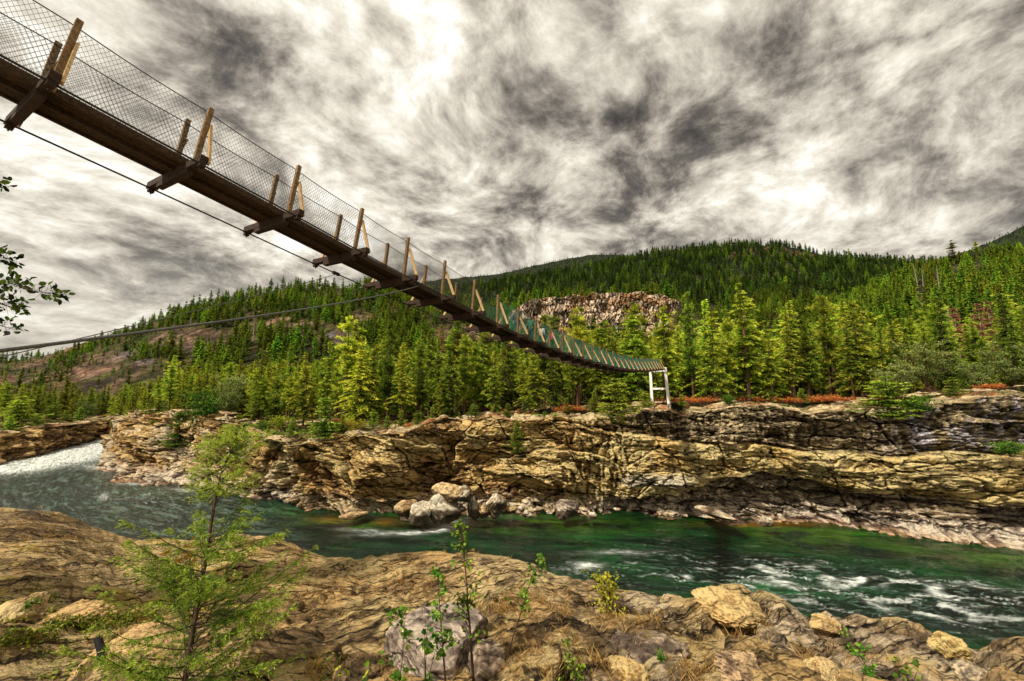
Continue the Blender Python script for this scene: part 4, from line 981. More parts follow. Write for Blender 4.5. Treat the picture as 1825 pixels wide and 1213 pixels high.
def forest():
    pts = []
    def cells(step, Ya, Yb, jit=.9):
        Xm = Yb*1.75
        xs = np.arange(-Xm, Xm, step); ys = np.arange(Ya, Yb, step)
        X, Y = np.meshgrid(xs, ys); X = X+RNG.uniform(-jit/2, jit/2, X.shape)*step; Y = Y+RNG.uniform(-jit/2, jit/2, Y.shape)*step
        X = X.ravel(); Y = Y.ravel(); a = X/Y
        k = (abs(a) < 1.62)
        return X[k], Y[k]
    out = []
    for step, Ya, Yb in ((4.5, 50, 170), (4.6, 170, 300), (6.0, 300, 520), (8.0, 520, 1050), (17.0, 1050, 2600)):
        X, Y = cells(step, Ya, Yb); a = X/Y
        ok = Y > Ytop(a)+9.5+2.5*vn(X/6, Y/6, 77)
        X, Y, a = X[ok], Y[ok], a[ok]
        z = terrain(a, Y); bare, pur, px, py = hill_masks(a, Y, z)
        keep = RNG.random(len(X)) > np.where(bare > .35, .34+.5*bare, bare*.25)
        keep &= ~((Y > 190) & (fbm(X/28, Y/28, 3, 66) > .38) & (RNG.random(len(X)) < .7))
        keep &= ~((Y > 291) & (Y < 308) & (a > aof(905)) & (a < aof(1222)))           # basalt wall
        keep &= ~((Y > 268) & (Y < 308) & (a > aof(925)) & (a < aof(1215)) & (RNG.random(len(X)) < .75))
        keep &= ~((Y < 170) & (a < aof(190)) & (RNG.random(len(X)) < .25))
        out.append(np.stack([X, Y, z, px, py, bare], 1)[keep])
    A = np.concatenate(out)
    # visibility against the terrain (nothing is built where a ridge hides it)
    a = A[:, 0]/A[:, 1]; Y = A[:, 1]; vis = np.ones(len(A), bool)
    for f in np.linspace(.25, .97, 26):
        Yq = Y*f; ok = Yq > Ytop(a)+10
        zq = terrain(a, Yq, False)
        line = CAMZ+(A[:, 2]+20-CAMZ)*f
        vis &= ~(ok & (zq > line))
    A = A[vis]
    a = A[:, 0]/A[:, 1]; k = np.ones(len(A), bool)
    for ca, cy, wd in CLEAR: k &= ~((abs(a-ca) < wd) & (A[:, 1] > np.where(cy < 160, cy*.5, cy*.72)) & (A[:, 1] < cy+6))
    A = A[k]
    return A
def build_forest():
    A = forest(); X, Y, z, px, py, bare = A.T
    h = np.where(Y < 160, 7.5+11.5*RNG.random(len(A))**.9, 7+11*RNG.random(len(A)))
    h = h*np.where(px < 300, .72, 1)*np.where((Y > 190) & (Y < 420) & (px < 900), .85, 1)*np.where(bare > .4, .6, 1)*np.where(Y > 1000, .8, 1)
    front = Y-Ytop(X/Y)
    h = h*np.where(front < 14, .85, 1)
    h = np.where((px > 150) & (px < 600) & (Y < 160), h*.8, h)
    app = h/Y*np.where(np.abs(px-912) < 960, 1, 0)*np.where(front < 30, 1.6, 1)
    o = np.argsort(-app); n_ind = 232
    for i in o[:n_ind]:
        p = px[i]; r = RND.random()
        kind = 'fir' if r < .48 else 'spruce' if r < .66 else 'pine' if r < .88 else 'dark_pine'
        zone = ('far left bank' if p < 195 else 'left headland' if p < 520 else 'tan cliff left of the bridge' if p < 950 else
                'far bank behind the bridge end' if p < 1190 else 'far bank right of the tower' if p < 1560 else 'right end of the far bank')
        word = {'fir': 'green fir', 'spruce': 'dark green spruce', 'pine': 'clump-crowned pine', 'dark_pine': 'dark pine'}[kind]
        place_tree(kind, X[i], Y[i], z[i]-.2, h[i], f'{word} in the dense forest on the {zone}', 'tree', f'{word}s on the {zone}')
    rest = o[n_ind:]
    # everything further back: uncountable forest, instanced on points
    def scatter(name, idx, meshes, nomH, label, wmul=1.0):
        src = bpy.data.collections.new(name+'_kinds')
        for m in meshes:
            ob = bpy.data.objects.new('tree_kind', m); src.objects.link(ob)
        me = bpy.data.meshes.new(name); me.vertices.add(len(idx))
        me.vertices.foreach_set('co', np.stack([X[idx], Y[idx], z[idx]-.3], 1).astype(np.float32).ravel())
        for an, v in (('sc', h[idx]/nomH), ('rz', RNG.uniform(0, 6.28, len(idx)))):
            at = me.attributes.new(an, 'FLOAT', 'POINT'); at.data.foreach_set('value', v.astype(np.float32))
        at = me.attributes.new('pick', 'INT', 'POINT'); at.data.foreach_set('value', RNG.integers(0, len(meshes), len(idx)).astype(np.int32))
        ob = link(name, me)
        ng = bpy.data.node_groups.new(name, 'GeometryNodeTree')
        ng.interface.new_socket('Geometry', in_out='INPUT', socket_type='NodeSocketGeometry')
        ng.interface.new_socket('Geometry', in_out='OUTPUT', socket_type='NodeSocketGeometry')
        gi = ng.nodes.new('NodeGroupInput'); go = ng.nodes.new('NodeGroupOutput')
        iop = ng.nodes.new('GeometryNodeInstanceOnPoints'); ci = ng.nodes.new('GeometryNodeCollectionInfo')
        ci.inputs['Collection'].default_value = src; ci.inputs['Separate Children'].default_value = True; ci.inputs['Reset Children'].default_value = True
        def na(nm, t):
            n = ng.nodes.new('GeometryNodeInputNamedAttribute'); n.data_type = t; n.inputs['Name'].default_value = nm; return n
        s, r, k = na('sc', 'FLOAT'), na('rz', 'FLOAT'), na('pick', 'INT')
        cx = ng.nodes.new('ShaderNodeCombineXYZ'); ng.links.new(r.outputs[0], cx.inputs[2])
        L = ng.links
        L.new(gi.outputs[0], iop.inputs['Points']); L.new(ci.outputs[0], iop.inputs['Instance']); iop.inputs['Pick Instance'].default_value = True
        L.new(k.outputs[0], iop.inputs['Instance Index']); L.new(cx.outputs[0], iop.inputs['Rotation']); L.new(s.outputs[0], iop.inputs['Scale'])
        L.new(iop.outputs[0], go.inputs[0])
        ob.modifiers.new('scatter', 'NODES').node_group = ng
        tag(ob, label, 'forest', kind='stuff')
    def joined(kind, i):
        cm, tm, H = PROTO[kind][i]
        nv = len(cm.vertices); V = np.zeros(nv*3, np.float32); cm.vertices.foreach_get('co', V)
        nf = len(cm.polygons); lv = np.zeros(len(cm.loops), np.int32); cm.loops.foreach_get('vertex_index', lv)
        c = np.zeros(nv*4, np.float32); cm.color_attributes['Col'].data.foreach_get('color', c)
        V2 = np.zeros(len(tm.vertices)*3, np.float32); tm.vertices.foreach_get('co', V2)
        l2 = np.zeros(len(tm.loops), np.int32); tm.loops.foreach_get('vertex_index', l2)
        me = np_mesh('forest_tree', np.concatenate([V.reshape(-1, 3), V2.reshape(-1, 3)]), [lv.reshape(-1, 3), l2.reshape(-1, 4)+nv],
                     col=np.concatenate([c.reshape(-1, 4)[:, :3], np.full((len(tm.vertices), 3), .3)]), smooth=False,
                     mat_idx=np.concatenate([np.zeros(nf), np.ones(len(tm.polygons))]))
        me.materials.append(cm.materials[0]); me.materials.append(M['trunk']); return me
    near = rest[Y[rest] < 190]; mid = rest[(Y[rest] >= 190) & (Y[rest] < 460)]; far = rest[Y[rest] >= 460]
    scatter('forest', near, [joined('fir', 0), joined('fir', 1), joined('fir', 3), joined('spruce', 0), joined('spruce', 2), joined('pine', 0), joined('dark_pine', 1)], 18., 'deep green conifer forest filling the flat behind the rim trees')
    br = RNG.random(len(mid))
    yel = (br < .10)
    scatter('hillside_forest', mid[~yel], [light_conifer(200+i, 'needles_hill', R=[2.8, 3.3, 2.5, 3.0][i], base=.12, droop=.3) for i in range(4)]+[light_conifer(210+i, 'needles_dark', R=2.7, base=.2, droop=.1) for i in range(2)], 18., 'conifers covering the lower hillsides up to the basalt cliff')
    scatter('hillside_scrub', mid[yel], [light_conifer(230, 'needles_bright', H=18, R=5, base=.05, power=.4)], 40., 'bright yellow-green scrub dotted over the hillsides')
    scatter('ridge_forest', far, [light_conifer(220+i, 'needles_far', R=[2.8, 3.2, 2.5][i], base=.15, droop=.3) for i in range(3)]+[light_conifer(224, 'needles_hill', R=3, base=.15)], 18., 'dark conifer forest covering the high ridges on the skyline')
    print('TREES', len(A), len(near), len(mid), len(far))
    # red brush under the front trees
    rng = np.random.default_rng(5); n = 3000
    pxs = rng.uniform(-20, 1850, n); aa = np.array([aof(q) for q in pxs]); YY = Ytop(aa)+rng.uniform(3.5, 13, n)
    wgt = .05+.62*(np.abs(pxs-1470) < 130)+.6*(np.abs(pxs-1270) < 60)+.5*(np.abs(pxs-1060) < 60)+.3*(np.abs(pxs-1800) < 60)
    dens = fbm(aa*YY/4, YY/4, 3, 55)+wgt*.9-.45
    k = dens > rng.uniform(.05, .8, n); aa = aa[k]; YY = YY[k]; XX = aa*YY; zz = terrain(aa, YY)
    Vs = []; Ts = []
    for i in range(len(XX)):
        m = 44; sz = rng.uniform(.6, 1.7)
        d = rng.normal(size=(m, 3)); d[:, 2] = abs(d[:, 2])*1.1; d *= (rng.random(m)**.5*sz*.55/np.linalg.norm(d, axis=1))[:, None]
        C = d+[XX[i], YY[i], zz[i]+.1]; D = rng.normal(size=(m, 3)); D /= np.linalg.norm(D, axis=1)[:, None]
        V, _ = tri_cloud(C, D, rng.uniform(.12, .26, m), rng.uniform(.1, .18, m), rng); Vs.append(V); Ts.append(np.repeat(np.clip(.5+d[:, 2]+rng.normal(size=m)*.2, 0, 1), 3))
    V = np.concatenate(Vs); T = np.concatenate(Ts)
    me = np_mesh('red_brush', V, np.arange(len(V)).reshape(-1, 3), col=T[:, None]*np.ones(3), smooth=False)
    tag(link('red_brush', me, None, M['leaf_red']), 'rust-red autumn brush covering the ground under the far bank trees', 'brush', kind='stuff')

# ------------------------------------------------------------------ the suspension bridge
PHI = math.radians(28.5); D1 = np.array([math.sin(PHI), math.cos(PHI), 0]); NN = np.array([math.cos(PHI), -math.sin(PHI), 0])
BX0, BT0 = -11.15, 7.0
DZ = {-4: 6.02, -3: 5.68, -2: 5.35, -1: 5.04, 0: 4.75, 1: 4.48, 2: 4.19, 3: 3.89, 4: 3.63, 5: 3.40, 6: 3.16, 7: 2.90, 8: 2.70, 9: 2.53, 10: 2.39, 11: 2.29, 12: 2.21, 13: 2.14, 14: 2.08, 15: 2.04, 16: 2.01, 17: 1.99,
      18: 1.99, 19: 2.01, 20: 2.05, 21: 2.10, 22: 2.17, 23: 2.25, 24: 2.34, 25: 2.45, 26: 2.57, 27: 2.70, 28: 2.83, 29: 2.96, 30: 3.10}
KK = sorted(DZ); K0, K1 = KK[0], KK[-1]
_z = np.interp(np.arange(K0-2, K1+2.01, .1), KK, [DZ[k] for k in KK]); ker = np.hanning(25); ker /= ker.sum(); _zs = np.convolve(np.pad(_z, 12, 'edge'), ker, 'valid')
def bz(k): return CAMZ+np.interp(k, np.arange(K0-2, K1+2.01, .1), _zs)
def bpt(k, w=0.0, h=0.0):
    k = np.asarray(k, float)
    sl = (bz(k+.2)-bz(k-.2))/(.4*2.0)
    c = np.array([BX0, 0, 0])+D1*(BT0+2*k)[..., None] if k.ndim else np.array([BX0, 0, 0])+D1*(BT0+2*k)
    T = D1+np.array([0, 0, 1])*(sl[..., None] if k.ndim else sl); U = np.array([0, 0, 1])-D1*(sl[..., None] if k.ndim else sl)
    U = U/np.linalg.norm(U, axis=-1, keepdims=True)
    z = bz(k); Z = np.array([0, 0, 1])*(z[..., None] if k.ndim else z)
    w = np.asarray(w, float); h = np.asarray(h, float)
    return c+Z+NN*(w[..., None] if w.ndim else w)+U*(h[..., None] if h.ndim else h)
def bframe(k):
    sl = float((bz(k+.2)-bz(k-.2))/.8); T = D1+np.array([0, 0, sl]); T /= np.linalg.norm(T); U = np.cross(NN, T); U = U if U[2] > 0 else -U
    return T, U
def build_bridge():
    root = empty('suspension_bridge', tuple(bpt(30.)), 0)
    root.location = (0, 0, 0)
    tag(root, 'long sagging wooden suspension footbridge with mesh sides crossing the gorge', 'bridge')
    # deck: long planks laid end to end, two-metre bays
    dk = MB(); rnd = random.Random(3)
    for k in range(K0, K1):
        for j in range(4):
            w = -.315+j*.21; e = rnd.uniform(-.004, .004)
            a = bpt(k+.003, w, .035+e); b = bpt(k+.997, w, .035+e+rnd.uniform(-.006, .006))
            T, U = bframe(k+.5); dk.bar(a, b, .19+rnd.uniform(-.006, .004), .045, up=U)
    dk.build('deck', M['wood_deck'], root)
    st = MB()
    for k in range(K0, K1):
        T, U = bframe(k+.5)
        for w in (-.44, .44): st.bar(bpt(k+.0, w, .03), bpt(k+.998, w, .03), .05, .13, up=U)
        st.bar(bpt(k, 0, -.03), bpt(k+.998, 0, -.03), .10, .07, up=U)
    st.build('stringer', M['wood_deck'], root)
    for sgn in (-1, 1):
        t = MB(); ks = np.linspace(K0, K1, 140); sag = .03*np.abs(np.sin(ks*np.pi))
        t.tube(bpt(ks, sgn*1.02, -.17-sag*0), .019, 6); t.build('main_cable', M['steel'], root, True)
        t = MB(); ks = np.linspace(K0, K1, (K1-K0)*8+1)
        t.tube(bpt(ks, sgn*.41, 1.33-.035*np.sin((ks % 1)*np.pi)), .011, 5); t.build('handrail_cable', M['steel'], root, True)
        for nm, ka, kb, mat, r, cell in (('mesh_side', K0, 7, 'wire', .0030, .075), ('mesh_side', 7, K1, 'wire_green', .0055, .095)):
            t = MB(); H = 1.30; n = int((kb-ka)*2/cell)
            run = H*.62/2
            for i in range(n+1):
                for dr in (-1, 1):
                    kk = ka+(kb-ka)*i/n; hh = np.linspace(0, 1, 7)
                    kx = kk+dr*run*hh; ins = (kx >= ka-.02) & (kx <= kb+.02)
                    if ins.sum() < 2: continue
                    jit = rnd.uniform(-.004, .004)
                    sag = .035*np.sin((kx % 1)*np.pi)*hh
                    t.tube(bpt(kx, sgn*(.395+.02*np.sin(hh*3))+jit+0*kx, hh*H-sag+.02)[ins], r, 3)
            t.build(nm, M[mat], root)
    for k in range(K0, K1+1):
        T, U = bframe(k); T = np.array(T); c = bpt(float(k))
        b = MB(); j = rnd.uniform(-.03, .03)
        b.box(c-U*.085+NN*j, NN*1.13, T*.065, U*.075)
        b.box(c-U*.215+NN*j*.5, NN*.62, T*.060, U*.055)
        for s in (-1, 1):
            b.box(c-U*.20+NN*(s*1.05), NN*.05, T*.05, U*.045)
            b.tube([c-U*.30+NN*(s*1.02), c-U*.02+NN*(s*1.02)], .014, 5)
        fr = b.build('crossbeam', M['wood_dark'], root)
        for s in (-1, 1):
            lean = rnd.uniform(-.03, .03); top = 1.43+rnd.uniform(-.03, .03); tw = rnd.uniform(-.02, .02)
            p = MB(); p.bar(c+NN*(s*.46)-U*.02+T*.09, c+NN*(s*(.46+lean))+U*top+T*(.09+tw), .085, .09, up=tuple(T)); p.build('post', M['wood_post'], fr)
            p = MB(); p.bar(c+NN*(s*1.08)-U*.12+T*.088, c+NN*(s*.50)+U*(1.02+rnd.uniform(-.05, .1))+T*.16, .085, .04, up=tuple(T)); p.build('brace', M['wood_pale'], fr)
    return root

def build_tower():
    c = bpt(30.3); z0 = float(terrain(np.array([c[0]/c[1]]), np.array([c[1]]))[0])
    root = empty('bridge_tower', (c[0], c[1], z0))
    tag(root, 'white two-legged H-shaped tower carrying the far end of the footbridge', 'tower')
    o = np.array([c[0], c[1], z0]); H = c[2]-z0-.30
    def loc(w, t, z): return NN*w+D1*t+np.array([0, 0, z])
    for s in (-1, 1):
        m = MB(); a = loc(s*1.15+.22, 0, -1.0); b = loc(s*1.02, 0, H+(.45 if s > 0 else .0)); m.bar(a, b, .36, .36, up=tuple(D1)); m.build('leg', M['tower'], root)
        m = MB(); m.box(loc(s*1.15+.2, 0, -.12), NN*.24, D1*.24, np.array([0, 0, .22])); m.build('footing', simple_mat('concrete_footing', lin(120, 112, 98), lin(170, 160, 140)), root)
    m = MB(); m.box(loc(.0, 0, H*.46), NN*.98, D1*.11, np.array([0, 0, .14])); m.build('crosspiece', M['tower'], root)
    m = MB(); m.box(loc(0, 0, H+.0), NN*1.25, D1*.16, np.array([0, 0, .16])); m.build('cap_beam', M['tower'], root)
    # stair behind the tower
    st = empty('stairway', (c[0], c[1], z0)); tag(st, 'dark open-tread stairway going down behind the white bridge tower', 'stairs')
    for s in (-.45, .45):
        m = MB(); m.bar(loc(s, .4, H+.1), loc(s, 4.4, -.3), .06, .24); m.build('stringer', M['rust'], st)
        m = MB(); m.tube([loc(s, .4, H+1.1), loc(s, 4.4, .8)], .03, 5); m.build('handrail', M['rust'], st)
    for i in range(13):
        f = (i+.5)/13; m = MB(); m.box(loc(0, .4+4*f, H+.1-(H+.4)*f+.06), NN*.42, D1*.13, np.array([0, 0, .02])); m.build('tread', M['rust'], st)
def build_guys():
    def guy(a, b, r, sag, label):
        t = np.linspace(0, 1, 30)[:, None]; p = np.array(a)*(1-t)+np.array(b)*t; p[:, 2] -= (4*t*(1-t)*sag)[:, 0]
        m = MB(); m.tube(p, r, 8); o = m.build('guy_cable', M['guy'], None, True); tag(o, label, 'cable')
        return p
    e = bpt(4.15, .95, -.25)
    s = P(-120, 640, 2.35)
    guy(s, e, .014, .10, 'thick grey steel guy cable running from the left edge up to the bridge deck')
    e2 = bpt(3.35, -1.02, -.2); s2 = P(-200, 682, 5.2)
    guy(s2, e2, .009, .05, 'thin lower guy cable running below the thick one at the left')
    for nm, q, lab in (('cable_clamp', bpt(4.15, .98, -.20), 'dark clamp joining the thick guy cable to the bridge'), ('cable_clamp', bpt(3.35, -1.02, -.17), 'dark clamp on the far main cable where the thin guy cable ends')):
        m = MB(); T, U = bframe(4.); m.box(q, T*.12, NN*.04, U*.04); m.tube([q-T*.06-U*.06, q-T*.06+U*.06], .02, 6); m.tube([q+T*.06-U*.06, q+T*.06+U*.06], .02, 6)
        tag(m.build(nm, M['steel']), lab, 'clamp')

# ------------------------------------------------------------------ people crossing
def skin_body(name, joints, edges, mat, parent=None, sub=2):
    me = bpy.data.meshes.new(name); me.from_pydata([j[:3] for j in joints], edges, [])
    o = link(name, me, parent, mat)
    sk = o.modifiers.new('skin', 'SKIN'); sk.use_smooth_shade = True
    for v, j in zip(me.skin_vertices[0].data, joints): v.radius = (j[3], j[3] if len(j) < 5 else j[4]); v.use_root = False
    me.skin_vertices[0].data[0].use_root = True
    ss_ = o.modifiers.new('sub', 'SUBSURF'); ss_.levels = sub; ss_.render_levels = sub
    return o
def person(k, w, H, label, jacket, trousers, hair, longhair=False, phase=0.0, hairlen=.1):
    T, U = bframe(k); T = np.array(T); base = bpt(float(k), w, .07)
    ang = math.atan2(D1[1], D1[0])
    root = empty('person', tuple(base), ang); tag(root, label, 'person'); s = H/1.75; root.scale = (s, s, s)
    st = .18*math.sin(phase+1.2)
    skin = simple_mat('skin', lin(190, 140, 112), lin(214, 168, 140), scale=20, bump=.05)
    J = [(0, 0, .95, .13, .15), (0, 0, 1.12, .12, .145), (.01, 0, 1.32, .13, .17), (.01, 0, 1.46, .055), (.03, 0, 1.55, .06), (.04, 0, 1.64, .082, .078), (.03, 0, 1.72, .06),
         (0, .18, 1.40, .055), (-.03, .24, 1.14, .042), (.08, .25, .93, .034), (.11, .25, .86, .04), (0, -.18, 1.40, .055), (-.02, -.24, 1.14, .042), (.10, -.25, .93, .034), (.13, -.25, .86, .04),
         (0, .095, .90, .09), (st+.03, .10, .50, .065), (st-.04, .10, .10, .045), (st+.09, .10, .035, .036), (0, -.095, .90, .09), (-st+.03, -.10, .50, .065), (-st-.04, -.10, .10, .045), (-st+.09, -.10, .035, .036)]
    E = [(0, 1), (1, 2), (2, 3), (3, 4), (4, 5), (5, 6), (2, 7), (7, 8), (8, 9), (9, 10), (2, 11), (11, 12), (12, 13), (13, 14), (0, 15), (15, 16), (16, 17), (17, 18), (0, 19), (19, 20), (20, 21), (21, 22)]
    body = skin_body('body', J, E, skin, root)
    # nose and ears as small forms on the head, eyes set at half the head height
    hd = MB(); hd.bar((.10, 0, 1.66), (.135, 0, 1.625), .022, .022)
    for q in (-1, 1): hd.bar((.03, q*.082, 1.655), (.03, q*.092, 1.61), .03, .012)
    hd.build('face', skin, root)
    ey = MB()
    for q in (-1, 1): ey.box((.112, q*.032, 1.655), np.array([.006, 0, 0]), np.array([0, .012, 0]), np.array([0, 0, .006]))
    ey.build('eyes', M['char'], root)
    jm = simple_mat('jacket_cloth', lin(*jacket, .7), lin(*jacket), scale=12, bump=.3)
    tm = simple_mat('trouser_cloth', lin(*trousers, .7), lin(*trousers), scale=16, bump=.3)
    hm = simple_mat('hair_strands', lin(*hair, .6), lin(*hair), scale=30, stretch=(1, 1, .2))
    JJ = [(0, 0, .93, .16, .19), (0, 0, 1.12, .15, .18), (.01, 0, 1.32, .155, .195), (.01, 0, 1.44, .085), (0, .19, 1.40, .078), (-.03, .245, 1.14, .06), (.07, .25, .95, .05),
          (0, -.19, 1.40, .078), (-.02, -.245, 1.14, .06), (.09, -.25, .95, .05)]
    skin_body('jacket', JJ, [(0, 1), (1, 2), (2, 3), (2, 4), (4, 5), (5, 6), (2, 7), (7, 8), (8, 9)], jm, root)
    JT = [(0, 0, .96, .14, .16), (0, .095, .88, .105), (st+.03, .10, .50, .082), (st-.04, .10, .14, .07), (0, -.095, .88, .105), (-st+.03, -.10, .50, .082), (-st-.04, -.10, .14, .07)]
    skin_body('trousers', JT, [(0, 1), (1, 2), (2, 3), (0, 4), (4, 5), (5, 6)], tm, root)
    HJ = [(.0, 0, 1.70, .105, .10), (-.035, 0, 1.62, .09, .095), (-.06, 0, 1.55-hairlen, .06, .08)]
    skin_body('hair', HJ, [(0, 1), (1, 2)], hm, root)
    for q in (-1, 1):
        m = MB(); x = st*q*(1); m.box((x+.03, q*.10, .035), np.array([.125, 0, 0]), np.array([0, .045, 0]), np.array([0, 0, .035])); m.build('shoe', M['char'], root)
    return root
def build_people():
    person(8.35, .12, 1.55, 'person in a dark grey jacket and blue jeans walking on the footbridge', (70, 74, 78), (50, 66, 104), (60, 44, 32), phase=0)
    person(9.35, -.05, 1.60, 'person with brown hair in a green jacket and dark trousers on the footbridge', (62, 110, 84), (38, 40, 44), (128, 66, 34), phase=1.4, hairlen=.12)
    person(10.55, .15, 1.18, 'child in a bright pink top and dark leggings on the footbridge', (232, 66, 140), (44, 46, 60), (196, 150, 96), phase=2.5, hairlen=.1)
    person(10.15, -.15, 1.42, 'person in a white top half hidden behind the child on the footbridge', (226, 222, 216), (70, 72, 80), (90, 60, 40), phase=.6)

# ------------------------------------------------------------------ boulders
def boulder_mesh(seed, rx, ry, rz, sub=5, c1=None, c2=None, planes=9, rough=.06, strat=0.0, wet=False):
    import bmesh
    bm = bmesh.new(); bmesh.ops.create_icosphere(bm, subdivisions=sub, radius=1.0)
    V = np.array([v.co[:] for v in bm.verts]); Fc = np.array([[v.index for v in f.verts] for f in bm.faces]); bm.free()
    rng = np.random.default_rng(seed); r = np.ones(len(V))
    for i in range(planes):                                # flat broken faces
        n = rng.normal(size=3); n /= np.linalg.norm(n); d = rng.uniform(.62, .9)
        k = V@n; r = np.minimum(r, np.where(k > .05, d/np.maximum(k, .05), 9))
    V = V*r[:, None]
    n1 = fbm(V[:, 0]*2.2+seed, V[:, 1]*2.2+V[:, 2]*1.7, 5, seed); n2 = fbm(V[:, 0]*7+V[:, 2]*5, V[:, 1]*7-V[:, 2]*6, 4, seed+3)
    cr = ridged(V[:, 0]*1.9+V[:, 2]*1.3+seed, V[:, 1]*1.9-V[:, 2]*1.6, 3, seed+4)
    n3 = ridged(V[:, 0]*4+V[:, 2]*3, V[:, 1]*9-V[:, 2]*6, 4, seed+8)
    V = V*(1+n1*rough*1.6+n2*rough*.6+(n3-.5)*rough*1.1-ss(.8, .97, cr)*.04)[:, None]
    if strat: V[:, :2] *= (1+strat*(h2(np.floor(V[:, 2]*6+n1), V[:, 0]*0, seed)-.5))[:, None]
    c = mixc(c1, c2, ss(-.5, .5, n1+.5*n2)); c = mixc(c, np.array(c1)*.25, ss(.84, .97, cr)*.8); c = mixc(c, np.array(c1)*.45, ss(.25, .6, n2)*.6)
    if wet: c = mixc(c, lin(66, 48, 30), (1-ss(.02, .22, V[:, 2]+.06*n1))*.85)
    V = V*np.array([rx, ry, rz])
    return np_mesh('boulder', V, Fc, col=np.clip(c, 0, 1))
def rock(px, py, Y, rx, ry, rz, c1, c2, label, mat='boulder', z=None, seed=1, rot=0., tilt=0., group=None, **k):
    p = P(px, py, Y) if z is None else G(px, py, z)
    me = boulder_mesh(seed, rx, ry, rz, c1=lin(*c1), c2=lin(*c2), **k)
    o = link('boulder', me, None, M[mat]); o.location = p; o.rotation_euler = (tilt, tilt*.5, rot); tag(o, label, 'boulder', group); return o
